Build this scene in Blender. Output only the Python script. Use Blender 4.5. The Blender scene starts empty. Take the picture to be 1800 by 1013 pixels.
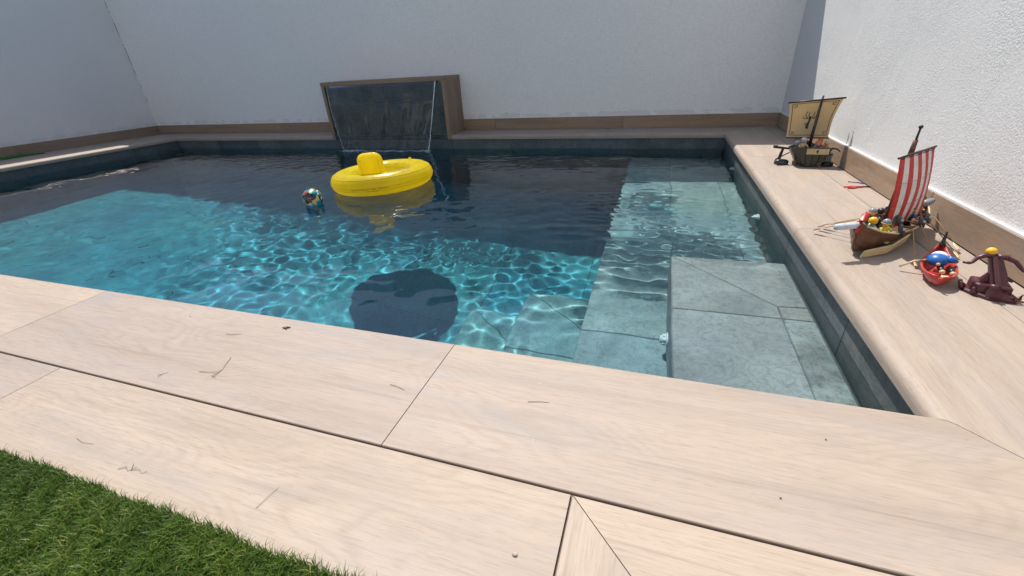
import bpy, math, random
import numpy as np
from mathutils import Matrix, Vector, Euler

# ------------------------------------------------------------------ camera, sky, sun, exposure
sc = bpy.context.scene
COL = sc.collection
random.seed(7)

cam = bpy.data.cameras.new('camera'); cam_o = bpy.data.objects.new('camera', cam); COL.objects.link(cam_o)
R = ((0.94995, 0.10018, -0.29590), (0.30765, -0.46461, 0.83035), (-0.05429, -0.87983, -0.47218))
cam_o.matrix_world = Matrix(((R[0][0], -R[0][1], -R[0][2], 0), (R[1][0], -R[1][1], -R[1][2], 0),
                             (R[2][0], -R[2][1], -R[2][2], .56), (0, 0, 0, 1)))
cam.sensor_width = 36; cam.lens = 734.53 / 1800 * 36; cam.clip_start = .01; cam.clip_end = 500
sc.camera = cam_o

SUN_DIR = Vector((.33, -.48, -1.0)).normalized()          # the way the light travels
elev = math.asin(-SUN_DIR.z)
world = bpy.data.worlds.new('World'); sc.world = world; world.use_nodes = True
wn = world.node_tree
sky = wn.nodes.new('ShaderNodeTexSky'); sky.sky_type = 'NISHITA'; sky.sun_disc = False
sky.sun_elevation = elev; sky.sun_rotation = math.atan2(-SUN_DIR.x, -SUN_DIR.y)
sky.air_density = 1.0; sky.dust_density = 1.6; sky.ozone_density = 1.0
wn.links.new(sky.outputs[0], wn.nodes['Background'].inputs[0])
wn.nodes['Background'].inputs[1].default_value = .115

sun = bpy.data.lights.new('sun', 'SUN'); sun.energy = 4.3; sun.angle = math.radians(.5); sun.color = (1, .965, .91)
sun_o = bpy.data.objects.new('sun', sun); COL.objects.link(sun_o)
sun_o.rotation_euler = SUN_DIR.to_track_quat('-Z', 'Y').to_euler(); sun_o.location = (-2, 4, 5)
sun.cycles.is_caustics_light = True                        # real refracted sunlight on the pool floor

sc.view_settings.view_transform = 'Standard'; sc.view_settings.look = 'None'
sc.view_settings.exposure = 0.4; sc.view_settings.gamma = 1.0; sc.view_settings.use_curve_mapping = False
sc.cycles.use_denoising = True; sc.cycles.adaptive_threshold = .02
sc.cycles.max_bounces = 10; sc.cycles.diffuse_bounces = 4; sc.cycles.glossy_bounces = 4
sc.cycles.transmission_bounces = 8; sc.cycles.volume_bounces = 0
sc.cycles.volume_max_steps = 8; sc.cycles.volume_step_rate = 10
sc.cycles.sample_clamp_indirect = 6; sc.cycles.blur_glossy = .5

# ------------------------------------------------------------------ main measures (metres, coping top at z = 0)
ZW = -.12                          # water level
XR, XL, YB, YF = .490, -5.487, 3.752, .711      # coping nose lines
WX1, WX0, WY1, WY0 = .507, -5.504, 3.768, .696  # pool tile faces
XRW, XLW, YBW = .914, -6.221, 4.086             # garden walls
WALL_H, FLOOR = 1.78, -1.42
HS = .101                          # skirting height

# ------------------------------------------------------------------ node materials
MATS = {}
def new_mat(name):
    m = bpy.data.materials.new(name); m.use_nodes = True
    nt = m.node_tree
    b = nt.nodes['Principled BSDF']
    MATS[name] = m
    return m, nt, b
def N(nt, kind, **kw):
    n = nt.nodes.new('ShaderNode' + kind)
    for k, v in kw.items():
        if k.startswith('i_'):
            key = k[2:]
            n.inputs[int(key) if key.isdigit() else key].default_value = v
        else: setattr(n, k, v)
    return n
def ln(nt, a, b): nt.links.new(a, b)
def ramp(nt, stops, fac):
    r = nt.nodes.new('ShaderNodeValToRGB')
    e = r.color_ramp.elements
    while len(e) < len(stops): e.new(.5)
    for k, (p, c) in enumerate(stops):
        e[k].position = p; e[k].color = (*c, 1) if len(c) == 3 else c
    ln(nt, fac, r.inputs[0]); return r
def math_n(nt, op, a, b=None, c=None):
    n = nt.nodes.new('ShaderNodeMath'); n.operation = op
    for k, v in enumerate((a, b, c)):
        if v is None: continue
        if isinstance(v, (int, float)): n.inputs[k].default_value = v
        else: ln(nt, v, n.inputs[k])
    return n.outputs[0]
def mix(nt, fac, a, b, blend='MIX'):
    n = nt.nodes.new('ShaderNodeMix'); n.data_type = 'RGBA'; n.blend_type = blend
    for idx, v in ((0, fac), (6, a), (7, b)):
        if isinstance(v, (int, float)): n.inputs[idx].default_value = v
        elif isinstance(v, tuple): n.inputs[idx].default_value = (*v, 1)
        else: ln(nt, v, n.inputs[idx])
    return n.outputs[2]

def plastic(name, col, rough=.35, var=.12):
    m, nt, b = new_mat(name)
    tc = N(nt, 'TexCoord'); nz = N(nt, 'TexNoise', i_Scale=60.0, i_Detail=3.0)
    ln(nt, tc.outputs['Object'], nz.inputs[0])
    d = tuple(max(0, c * (1 - var * 2)) for c in col)
    r = ramp(nt, [(.3, d), (.62, col)], nz.outputs[0]); ln(nt, r.outputs[0], b.inputs['Base Color'])
    b.inputs['Roughness'].default_value = rough
    return m

def wood_tile(name, light, dark, streak):
    """wood-look porcelain: grain along local x, across = y + z, one offset per piece"""
    m, nt, b = new_mat(name)
    tc = N(nt, 'TexCoord'); oi = N(nt, 'ObjectInfo')
    sp = N(nt, 'SeparateXYZ'); ln(nt, tc.outputs['Object'], sp.inputs[0])
    off = math_n(nt, 'MULTIPLY', oi.outputs['Random'], 57.0)
    u = math_n(nt, 'ADD', sp.outputs[0], off)
    v = math_n(nt, 'ADD', math_n(nt, 'ADD', sp.outputs[1], sp.outputs[2]), math_n(nt, 'MULTIPLY', oi.outputs['Random'], 13.0))
    def coord(su, sv):
        c = N(nt, 'CombineXYZ'); ln(nt, math_n(nt, 'MULTIPLY', u, su), c.inputs[0]); ln(nt, math_n(nt, 'MULTIPLY', v, sv), c.inputs[1])
        ln(nt, off, c.inputs[2]); return c.outputs[0]
    def noise(su, sv, detail, rough=.5, dist=0.0):
        n = N(nt, 'TexNoise', i_Scale=1.0, i_Detail=detail, i_Roughness=rough, i_Distortion=dist); ln(nt, coord(su, sv), n.inputs[0]); return n.outputs[0]
    def mask(src, lo, hi, k): return math_n(nt, 'MULTIPLY', ramp(nt, [(lo, (0, 0, 0)), (hi, (1, 1, 1))], src).outputs[0], k)
    warp = noise(1.5, 4.2, 2.5); blot = noise(2.6, 5.0, 4.0)
    # growth rings: contour lines of a slow noise stretched along the board, closing into loops round the knots
    ringv = math_n(nt, 'ADD', math_n(nt, 'MULTIPLY', v, 8.0), math_n(nt, 'MULTIPLY', warp, 9.0))
    ring = math_n(nt, 'POWER', math_n(nt, 'MULTIPLY_ADD', math_n(nt, 'SINE', math_n(nt, 'MULTIPLY', ringv, 21.0)), .5, .5), 2.5)
    dash = noise(26.0, 420.0, 3.0, .6); fine = noise(9.0, 190.0, 5.0, .65); bands = noise(1.3, 15.0, 6.0, .62, .5)
    base = ramp(nt, [(.30, dark), (.52, light), (.75, tuple(min(1, c * 1.09) for c in light))], bands).outputs[0]
    c1 = mix(nt, math_n(nt, 'MULTIPLY', ring, mask(blot, .42, .70, .22)), base, streak)
    c2 = mix(nt, mask(fine, .48, .70, .26), c1, streak)
    c2 = mix(nt, mask(dash, .55, .66, .32), c2, streak)
    c3 = mix(nt, mask(noise(.8, 34.0, 5.0, .55, .5), .62, .70, .45), c2, streak)                                # thin heart streaks
    grey = tuple(sum(light) / 3 * .86 * k for k in (1.04, 1.0, .98))
    c4 = mix(nt, mask(noise(2.4, 9.0, 6.0, .7, .8), .50, .74, .55), c3, grey)                                    # smoky grey cloud
    c4 = mix(nt, mask(noise(3.4, 3.4, 7.0, .72), .56, .70, .22), c4, tuple(c * 1.12 for c in light))             # dried lime bloom
    vo = N(nt, 'TexVoronoi', i_Scale=26.0); ln(nt, coord(1.0, 1.0), vo.inputs[0])
    spk = math_n(nt, 'MULTIPLY', math_n(nt, 'LESS_THAN', vo.outputs[0], .05), math_n(nt, 'GREATER_THAN', noise(3.0, 3.0, 1.0), .58))
    c5 = mix(nt, math_n(nt, 'MULTIPLY', spk, .5), c4, tuple(c * 1.4 for c in light))
    vd = N(nt, 'TexVoronoi', i_Scale=17.0); ln(nt, coord(1.0, 1.0), vd.inputs[0])
    c5 = mix(nt, math_n(nt, 'MULTIPLY', math_n(nt, 'LESS_THAN', vd.outputs[0], .022), .7), c5, (.12, .09, .07))     # grit
    c6 = mix(nt, 1.0, c5, mix(nt, oi.outputs['Random'], (.91, .91, .93), (1.06, 1.04, .99)), 'MULTIPLY')
    ln(nt, c6, b.inputs['Base Color'])
    b.inputs['Roughness'].default_value = .6
    b.inputs['Specular IOR Level'].default_value = .3
    h = math_n(nt, 'ADD', math_n(nt, 'MULTIPLY', dash, .8), fine)
    bp = N(nt, 'Bump', i_Strength=.22, i_Distance=.002); ln(nt, h, bp.inputs['Height']); ln(nt, bp.outputs[0], b.inputs['Normal'])
    return m

def slate(name, a, bcol, warm, bump=.35):
    m, nt, b = new_mat(name)
    tc = N(nt, 'TexCoord'); oi = N(nt, 'ObjectInfo')
    off = N(nt, 'CombineXYZ'); r100 = math_n(nt, 'MULTIPLY', oi.outputs['Random'], 91.0); ln(nt, r100, off.inputs[0]); ln(nt, r100, off.inputs[1]); ln(nt, r100, off.inputs[2])
    va = N(nt, 'VectorMath', operation='ADD'); ln(nt, tc.outputs['Object'], va.inputs[0]); ln(nt, off.outputs[0], va.inputs[1])
    n1 = N(nt, 'TexNoise', i_Scale=5.0, i_Detail=8.0, i_Roughness=.62); ln(nt, va.outputs[0], n1.inputs[0])
    n2 = N(nt, 'TexNoise', i_Scale=60.0, i_Detail=5.0, i_Roughness=.7); ln(nt, va.outputs[0], n2.inputs[0])
    n3 = N(nt, 'TexNoise', i_Scale=11.0, i_Detail=7.0, i_Roughness=.75, i_Distortion=1.2); ln(nt, va.outputs[0], n3.inputs[0])
    c = ramp(nt, [(.3, bcol), (.55, a), (.75, tuple(x * 1.25 for x in a))], n1.outputs[0]).outputs[0]
    c = mix(nt, math_n(nt, 'MULTIPLY', ramp(nt, [(.52, (0, 0, 0)), (.68, (1, 1, 1))], n3.outputs[0]).outputs[0], .4), c, warm)
    vein = ramp(nt, [(.47, (0, 0, 0)), (.5, (1, 1, 1)), (.53, (0, 0, 0))], n3.outputs[0]).outputs[0]
    c = mix(nt, math_n(nt, 'MULTIPLY', vein, .35), c, tuple(x * .35 for x in bcol))
    c = mix(nt, math_n(nt, 'MULTIPLY', ramp(nt, [(.35, (1, 1, 1)), (.5, (0, 0, 0))], n2.outputs[0]).outputs[0], .45), c, tuple(x * .5 for x in bcol))
    c = mix(nt, 1.0, c, mix(nt, oi.outputs['Random'], (.86, .93, 1.0), (1.08, 1.03, .95)), 'MULTIPLY')
    ln(nt, c, b.inputs['Base Color']); b.inputs['Roughness'].default_value = .6
    h = math_n(nt, 'ADD', math_n(nt, 'MULTIPLY', n2.outputs[0], .5), n3.outputs[0])
    bp = N(nt, 'Bump', i_Strength=bump, i_Distance=.006); ln(nt, h, bp.inputs['Height']); ln(nt, bp.outputs[0], b.inputs['Normal'])
    return m

def stucco(name, col, rough_scale, strength, dist, stain=.0, crack_x=None):
    m, nt, b = new_mat(name)
    ge = N(nt, 'NewGeometry')
    n1 = N(nt, 'TexNoise', i_Scale=rough_scale, i_Detail=4.0, i_Roughness=.6); ln(nt, ge.outputs['Position'], n1.inputs[0])
    n2 = N(nt, 'TexVoronoi', i_Scale=rough_scale * 1.3); n2.feature = 'SMOOTH_F1'; ln(nt, ge.outputs['Position'], n2.inputs[0])
    n3 = N(nt, 'TexNoise', i_Scale=1.3, i_Detail=5.0); ln(nt, ge.outputs['Position'], n3.inputs[0])
    big = N(nt, 'TexNoise', i_Scale=4.0, i_Detail=3.0, i_Distortion=.6); ln(nt, ge.outputs['Position'], big.inputs[0])
    rough_amt = math_n(nt, 'MULTIPLY_ADD', ramp(nt, [(.35, (0, 0, 0)), (.65, (1, 1, 1))], big.outputs[0]).outputs[0], .75, .35)
    h = math_n(nt, 'SUBTRACT', math_n(nt, 'MULTIPLY', n1.outputs[0], 1.4), math_n(nt, 'MULTIPLY', n2.outputs[0], .5))
    h = math_n(nt, 'ADD', math_n(nt, 'MULTIPLY', h, rough_amt), math_n(nt, 'MULTIPLY', big.outputs[0], 1.2))
    c = mix(nt, math_n(nt, 'MULTIPLY', ramp(nt, [(.4, (0, 0, 0)), (.7, (1, 1, 1))], n3.outputs[0]).outputs[0], .5), col, tuple(x * .93 for x in col))
    gr = N(nt, 'TexNoise', i_Scale=rough_scale * 1.6, i_Detail=2.0); ln(nt, ge.outputs['Position'], gr.inputs[0])
    c = mix(nt, math_n(nt, 'MULTIPLY', ramp(nt, [(.3, (1, 1, 1)), (.6, (0, 0, 0))], gr.outputs[0]).outputs[0], .5), c, tuple(x * .72 for x in col))
    sp = N(nt, 'SeparateXYZ'); ln(nt, ge.outputs['Position'], sp.inputs[0])
    if stain:
        # dried splashes and salt bloom just above the skirting
        nz = N(nt, 'TexNoise', i_Scale=9.0, i_Detail=6.0, i_Roughness=.65); ln(nt, ge.outputs['Position'], nz.inputs[0])
        hgt = math_n(nt, 'SUBTRACT', sp.outputs[2], math_n(nt, 'MULTIPLY', nz.outputs[0], .12))
        band = math_n(nt, 'MULTIPLY', math_n(nt, 'LESS_THAN', hgt, .075), math_n(nt, 'GREATER_THAN', nz.outputs[0], .47))
        c = mix(nt, math_n(nt, 'MULTIPLY', band, stain), c, (.50, .46, .41))
        # a few grey scuffs
        sc_ = N(nt, 'TexNoise', i_Scale=7.0, i_Detail=8.0, i_Roughness=.8); 
        mp = N(nt, 'Mapping'); mp.inputs['Scale'].default_value = (1.0, 1.0, .35); ln(nt, ge.outputs['Position'], mp.inputs[0]); ln(nt, mp.outputs[0], sc_.inputs[0])
        c = mix(nt, math_n(nt, 'MULTIPLY', math_n(nt, 'GREATER_THAN', sc_.outputs[0], .70), .35), c, (.25, .23, .21))
    if crack_x is not None:
        wob = N(nt, 'TexNoise', i_Scale=14.0, i_Detail=5.0); ln(nt, ge.outputs['Position'], wob.inputs[0])
        dx = math_n(nt, 'ABSOLUTE', math_n(nt, 'SUBTRACT', math_n(nt, 'SUBTRACT', sp.outputs[0], crack_x), math_n(nt, 'MULTIPLY', math_n(nt, 'SUBTRACT', wob.outputs[0], .5), .03)))
        br = N(nt, 'TexNoise', i_Scale=6.0, i_Detail=7.0, i_Roughness=.7); ln(nt, ge.outputs['Position'], br.inputs[0])
        cm = math_n(nt, 'MULTIPLY', math_n(nt, 'LESS_THAN', dx, .006), math_n(nt, 'GREATER_THAN', br.outputs[0], .50))
        cm = math_n(nt, 'MULTIPLY', cm, math_n(nt, 'GREATER_THAN', sp.outputs[2], .38))
        c = mix(nt, math_n(nt, 'MULTIPLY', cm, .75), c, (.16, .15, .14))
    ln(nt, c, b.inputs['Base Color']); b.inputs['Roughness'].default_value = .9; b.inputs['Specular IOR Level'].default_value = .2
    bp = N(nt, 'Bump', i_Strength=strength, i_Distance=dist); ln(nt, h, bp.inputs['Height']); ln(nt, bp.outputs[0], b.inputs['Normal'])
    return m

WOOD = wood_tile('wood_look_tile', (.385, .313, .254), (.332, .267, .215), (.205, .156, .121))
SKIRT = wood_tile('wood_look_skirting', (.34, .242, .165), (.25, .172, .115), (.12, .078, .052))
SLATE = slate('slate_tile', (.325, .338, .322), (.205, .222, .215), (.37, .35, .285))
SLATE_WALL = slate('slate_wall_tile', (.115, .132, .136), (.065, .08, .085), (.14, .138, .12))
SLATE_PIT = slate('pitted_slate_tile', (.36, .39, .36), (.09, .10, .095), (.27, .20, .14), .7)
SLATE_DARK = slate('wet_slate_tile', (.075, .095, .098), (.018, .026, .028), (.115, .13, .125))
SLATE_DARK.node_tree.nodes['Principled BSDF'].inputs['Roughness'].default_value = .28
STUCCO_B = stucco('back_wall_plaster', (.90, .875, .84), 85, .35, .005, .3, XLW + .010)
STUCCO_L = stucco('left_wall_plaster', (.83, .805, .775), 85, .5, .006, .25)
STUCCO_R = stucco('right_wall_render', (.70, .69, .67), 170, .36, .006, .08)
GROUT = plastic('grout', (.14, .105, .078), .9)
GROUT_P = plastic('pool_grout', (.085, .095, .095), .9)
MORTAR = plastic('mortar', (.38, .36, .33), .9)

def make_ground():
    m, nt, b = new_mat('dry_soil')
    tc = N(nt, 'TexCoord'); nz = N(nt, 'TexNoise', i_Scale=3.0, i_Detail=6.0); ln(nt, tc.outputs['Object'], nz.inputs[0])
    r = ramp(nt, [(.3, (.17, .14, .10)), (.7, (.28, .24, .18))], nz.outputs[0]); ln(nt, r.outputs[0], b.inputs['Base Color']); b.inputs['Roughness'].default_value = 1
    return m
SOIL = make_ground()

# ------------------------------------------------------------------ mesh helpers
class MB:
    def __init__(s): s.v = []; s.f = []
    def add(s, vs, fs):
        o = len(s.v); s.v += [tuple(p) for p in vs]; s.f += [tuple(i + o for i in f) for f in fs]; return s
    def box(s, lo, hi):
        (a, b, c), (d, e, g) = lo, hi
        return s.add([(a, b, c), (d, b, c), (d, e, c), (a, e, c), (a, b, g), (d, b, g), (d, e, g), (a, e, g)],
                     [(3, 2, 1, 0), (4, 5, 6, 7), (0, 1, 5, 4), (1, 2, 6, 5), (2, 3, 7, 6), (3, 0, 4, 7)])
    def tube(s, pts, rad, n=8, flat=1.0):
        pts = [Vector(p) for p in pts]
        if not isinstance(rad, (list, tuple)): rad = [rad] * len(pts)
        ring = []
        for k, p in enumerate(pts):
            t = (pts[min(k + 1, len(pts) - 1)] - pts[max(k - 1, 0)]).normalized()
            up = Vector((0, 0, 1)) if abs(t.z) < .95 else Vector((1, 0, 0))
            a = t.cross(up).normalized(); b = a.cross(t)
            ring.append([p + rad[k] * (a * math.cos(q) + flat * b * math.sin(q)) for q in (2 * math.pi * j / n for j in range(n))])
        vs = [q for r in ring for q in r]; fs = []
        for k in range(len(pts) - 1):
            for j in range(n):
                fs.append((k * n + j, k * n + (j + 1) % n, (k + 1) * n + (j + 1) % n, (k + 1) * n + j))
        fs.append(tuple(range(n))[::-1]); fs.append(tuple((len(pts) - 1) * n + j for j in range(n)))
        return s.add(vs, fs)
    def lathe(s, prof, n=24, M=None, close=False):
        vs = []; fs = []
        for r, z in prof:
            for j in range(n):
                a = 2 * math.pi * j / n; p = Vector((r * math.cos(a), r * math.sin(a), z)); vs.append(M @ p if M else p)
        m = len(prof)
        for k in range(m if close else m - 1):
            k2 = (k + 1) % m
            for j in range(n): fs.append((k * n + j, k * n + (j + 1) % n, k2 * n + (j + 1) % n, k2 * n + j))
        return s.add(vs, fs)
    def ball(s, c, r, sc_=(1, 1, 1), n=12, m=8):
        prof = [(r * math.sin(math.pi * k / m), -r * math.cos(math.pi * k / m)) for k in range(m + 1)]
        prof[0] = (r * .02, -r); prof[-1] = (r * .02, r)
        return s.lathe(prof, n, Matrix.Translation(c) @ Matrix.Diagonal((*sc_, 1)))
    def prism(s, poly, z0, z1, bev=0.0):
        n = len(poly); P = [Vector((p[0], p[1])) for p in poly]
        if sum(P[i].x * P[(i + 1) % n].y - P[(i + 1) % n].x * P[i].y for i in range(n)) < 0: P.reverse()
        lv = [[(p.x, p.y, z0) for p in P]]
        if bev:
            ins = []
            for i in range(n):
                a, b, c = P[i - 1], P[i], P[(i + 1) % n]
                d1 = (b - a).normalized(); d2 = (c - b).normalized()
                n1 = Vector((-d1.y, d1.x)); n2 = Vector((-d2.y, d2.x)); bi = (n1 + n2)
                bi = bi / max(bi.dot(n1), .2); ins.append(b + bi * bev)
            lv += [[(p.x, p.y, z1 - bev) for p in P], [(p.x, p.y, z1) for p in ins]]
        else: lv.append([(p.x, p.y, z1) for p in P])
        vs = [q for l in lv for q in l]; fs = [tuple(range(n))[::-1]]
        for k in range(len(lv) - 1):
            for j in range(n): fs.append((k * n + j, k * n + (j + 1) % n, (k + 1) * n + (j + 1) % n, (k + 1) * n + j))
        fs.append(tuple((len(lv) - 1) * n + j for j in range(n)))
        return s.add(vs, fs)
    def grid(s, rows):
        n = len(rows[0]); vs = [p for r in rows for p in r]
        return s.add(vs, [(i * n + j, i * n + j + 1, (i + 1) * n + j + 1, (i + 1) * n + j) for i in range(len(rows) - 1) for j in range(n - 1)])
    def mesh(s, name):
        me = bpy.data.meshes.new(name); me.from_pydata(s.v, [], s.f); me.validate(); me.update(); return me

def put(name, me, m=None, parent=None, loc=(0, 0, 0), rot=(0, 0, 0), smooth=False, rec=False, mw=None):
    o = bpy.data.objects.new(name, me); COL.objects.link(o)
    if m and me is not None and not me.materials: me.materials.append(m)
    if parent: o.parent = parent
    if mw is not None: o.matrix_basis = mw
    else: o.location = loc; o.rotation_euler = rot
    if smooth: me.shade_smooth()
    if rec: o.cycles.is_caustics_receiver = True
    return o
def obj(name, mb, m, parent=None, smooth=False, rec=False, loc=(0, 0, 0), rot=(0, 0, 0)):
    return put(name, mb.mesh(name), m, parent, loc, rot, smooth, rec)
def sharp_smooth(o, ang=35):
    o.data.shade_smooth(); o.data.set_sharp_from_angle(angle=math.radians(ang)); return o
def tag(o, label, cat, group=None):
    o['label'] = label; o['category'] = cat
    if group: o['group'] = group
    return o
def thing(name, label, cat, loc=(0, 0, 0), rz=0, group=None):
    o = bpy.data.objects.new(name, None); COL.objects.link(o); o.location = loc; o.rotation_euler = (0, 0, rz)
    o.empty_display_size = .1
    return tag(o, label, cat, group)
def struct(o): o['kind'] = 'structure'; return o

# ------------------------------------------------------------------ ground
g = MB(); B = 60
hx0, hx1, hy0, hy1 = WX0 - .08, WX1 + .08, WY0 - .08, WY1 + .08
for lo, hi in (((-B, -B), (B, hy0)), ((-B, hy1), (B, B)), ((-B, hy0), (hx0, hy1)), ((hx1, hy0), (B, hy1))):
    g.add([(lo[0], lo[1], -.07), (hi[0], lo[1], -.07), (hi[0], hi[1], -.07), (lo[0], hi[1], -.07)], [(0, 1, 2, 3)])
struct(obj('ground', g, SOIL))

# ------------------------------------------------------------------ deck: mortar bed and planks
bed = MB()
ix0, ix1, iy0, iy1 = WX0 - .02, WX1 + .02, WY0 - .02, WY1 + .02
zt = -.0048
for lo, hi in (((XLW, -2.0), (XRW, iy0)), ((XLW, iy1), (XRW, YBW)), ((XLW, iy0), (ix0, iy1)), ((ix1, iy0), (XRW, iy1))):
    bed.box((lo[0], lo[1], -.066), (hi[0], hi[1], zt))
deck = struct(obj('pool_deck', bed, GROUT))
GAP = .0009
def plank(parent, origin, ang, w, a0, a1, nose=False, mat=WOOD, th=.035, z=0.0, name='plank'):
    """a0/a1: (at outer edge, at nose edge) along local x; local y runs from outer edge 0 to w"""
    y0, y1 = GAP, (w if nose else w - GAP)
    bv = .0012
    prof = [(y0, -th), (y0, -bv), (y0 + bv, 0)]
    if nose:
        r = .023
        prof += [(y1 - r + r * math.sin(t), -r + r * math.cos(t)) for t in (math.radians(q) for q in (0, 10, 22, 34, 46, 58, 70, 80, 90))]
        prof += [(y1, -th - .002)]
    else: prof += [(y1 - bv, 0), (y1, -bv), (y1, -th)]
    def ax(a, y, s): t = y / w; return a[0] * (1 - t) + a[1] * t + s * GAP
    cx = (a0[0] + a1[0]) / 2
    L = [(ax(a0, y, 1) - cx, y, zz) for y, zz in prof]; L2 = [(ax(a0, y, 1) - cx + bv, y, zz) for y, zz in prof]
    Rr = [(ax(a1, y, -1) - cx, y, zz) for y, zz in prof]
    n = len(prof); mb = MB(); mb.add(L + Rr, [(i, i + 1, n + i + 1, n + i) for i in range(n - 1)][::1] + [tuple(range(n))[::-1], tuple(range(n, 2 * n)), (n - 1, 0, n, 2 * n - 1)])
    mb.f = [tuple(reversed(f)) for f in mb.f]
    c, s = math.cos(ang), math.sin(ang)
    o = put(name, mb.mesh(name), mat, parent, (origin[0] + cx * c, origin[1] + cx * s, z), (0, 0, ang))
    return sharp_smooth(o, 30) if nose else o
H = math.pi / 2
# front coping row (nose towards the water)
WF = YF - .398
xs = [-5.2, -4.0, -2.8, -1.6, -.396]
plank(deck, (0, .398), 0, WF, (-5.80, XL), (-5.2, -5.2), True)
for a, b_ in zip(xs[:-1], xs[1:]): plank(deck, (0, .398), 0, WF, (a, a), (b_, b_), True)
plank(deck, (0, .398), 0, WF, (-.396, -.396), (XR + WF, XR), True)
# right coping row
WR = .803 - XR
for a0, a1 in (((.398, YF), (1.622, 1.622)), ((1.622, 1.622), (2.855, 2.855)), ((2.855, 2.855), (YB + .315, YB))):
    plank(deck, (.803, 0), H, WR, a0, a1, True)
# narrow filler strip along the right wall
for a, b_ in ((.398, .7), (.7, 1.9), (1.9, 3.1), (3.1, YBW - .012)):
    plank(deck, (XRW - .0125, 0), H, XRW - .0125 - .8035, (a, a), (b_, b_))
# back coping row, broken by the waterfall block
OB = 4.0725; WB = OB - YB
def backp(x0, x1, m0=None, m1=None):
    plank(deck, (0, OB), math.pi, WB, (-x1 if m1 is None else -m1, -x1), (-x0 if m0 is None else -m0, -x0), True)
backp(-1.640, -.43); backp(-.43, XR, m1=XR + .32)
backp(-1.852, -1.640); backp(-3.37, -3.205); backp(-4.57, -3.37); backp(XL, -4.57, m0=XL - .32)
# left rows
WL = XL + 5.80
for a0, a1 in (((-YB - .32, -YB), (-3.0, -3.0)), ((-3.0, -3.0), (-1.8, -1.8)), ((-1.8, -1.8), (-.398, -YF))):
    plank(deck, (-5.80, 0), -H, WL, a0, a1, True)
for a, b_ in ((-4.07, -3.2), (-3.2, -2.0), (-2.0, -.8), (-.8, .4)): plank(deck, (-6.11, 0), -H, .31, (a, a), (b_, b_))
for a, b_ in ((-4.07, -2.6), (-2.6, -1.4), (-1.4, -.2)): plank(deck, (-6.208, 0), -H, .098, (a, a), (b_, b_))
# second row in front, cut along the lawn on the left, turned with a mitre on the right
for a, b_ in ((-4.855, -3.655), (-3.655, -2.455), (-2.455, -1.2547), (-1.2547, -.0685)):
    plank(deck, (0, .198), 0, .1976, (a, a), (b_, b_))
plank(deck, (.2335, 0), H, .3005, (-1.0, -1.0), (.0945, .395))
plank(deck, (0, .0945), 0, .3005, (.2335, -.0670), (.9, .9))
for k, y in enumerate((-.208, -.510, -.812)): plank(deck, (0, y), 0, .302, (.2335, .2335), (.9, .9))

# ------------------------------------------------------------------ garden walls with wood-look skirting
def wall(name, label, lo, hi, m):
    w = obj(name, MB().box(lo, hi), m); return tag(w, label, 'wall')
bw = wall('back_wall', 'long shaded white plaster wall behind the pool and waterfall', (XLW - .2, YBW, -.068), (XRW + .2, YBW + .2, WALL_H), STUCCO_B)
lw = wall('left_wall', 'shaded grey-white plaster wall at the far left end of the pool', (XLW - .2, -2.2, -.068), (XLW, YBW - .001, WALL_H), STUCCO_L)
rw = wall('right_wall', 'sunlit rough white rendered wall beside the toy ships', (XRW, -1.2, -.068), (XRW + .2, YBW - .001, WALL_H), STUCCO_R)
def skirting(parent, axis, plane, a, b, sgn):
    L = b - a - .0025; t = .0115
    mb = MB().prism([(-L / 2, 0), (L / 2, 0), (L / 2, HS - .001), (-L / 2, HS - .001)], 0, t, .0012)
    me = mb.mesh('skirting_tile'); c = (a + b) / 2
    if axis == 'x': M = Matrix(((1, 0, 0, c), (0, 0, sgn, plane), (0, 1, 0, .001), (0, 0, 0, 1)))
    else: M = Matrix(((0, 0, sgn, plane), (1, 0, 0, c), (0, 1, 0, .001), (0, 0, 0, 1)))
    return put('skirting_tile', me, SKIRT, parent, mw=M)
for a, b_ in ((XLW + .0125, -5.35), (-5.35, -4.15), (-4.15, -3.207), (-1.848, -1.523), (-1.523, -.31), (-.31, XRW - .0125)): skirting(bw, 'x', YBW - .0005, a, b_, -1)
CAULK = plastic('caulk', (.78, .77, .74), .7, .06)
obj('caulk_bead', MB().box((XLW + .012, YBW - .009, HS + .0005), (-3.207, YBW - .0005, HS + .007)).box((-1.848, YBW - .009, HS + .0005), (XRW - .012, YBW - .0005, HS + .007)), CAULK, bw)
obj('caulk_bead', MB().box((XRW - .010, -.7, HS + .0005), (XRW - .0005, YBW - .010, HS + .006)), CAULK, rw)
for a, b_ in ((-1.0, .23), (.23, 1.43), (1.43, 2.631), (2.631, YBW - .001)): skirting(lw, 'y', XLW + .0005, a, b_, 1)
for a, b_ in ((-.642, .558), (.558, 1.758), (1.758, 2.958), (2.958, YBW - .001)): skirting(rw, 'y', XRW - .0005, a, b_, -1)

# unseen facade and door behind the viewer, added to bounce sunlight onto shaded walls
fill_house = thing('fill_house', 'unseen white facade added to bounce sun onto the shaded walls', 'fill_house', (-2.4, -2.9, 0))
obj('facade', MB().box((-4.0, -.25, -.068), (3.5, 0, 3.1)), STUCCO_B, fill_house)
GLASSH = plastic('window_glass', (.05, .06, .07), .05); FRAMEH = plastic('window_frame', (.55, .55, .55), .4)
for cx in (-2.4,):
    fr = obj('patio_door', MB().box((cx - 1.0, .002, 0), (cx + 1.0, .03, 2.15)), FRAMEH, fill_house)
    for k in (-1, 1): obj('pane', MB().box((cx + k * .49 - .42, .032, .07), (cx + k * .49 + .42, .036, 2.08)), GLASSH, fr)
terr = MB().box((XLW, -2.9, -.066), (XRW, -2.004, -.006))
terrace = struct(obj('terrace', terr, WOOD))

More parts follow.
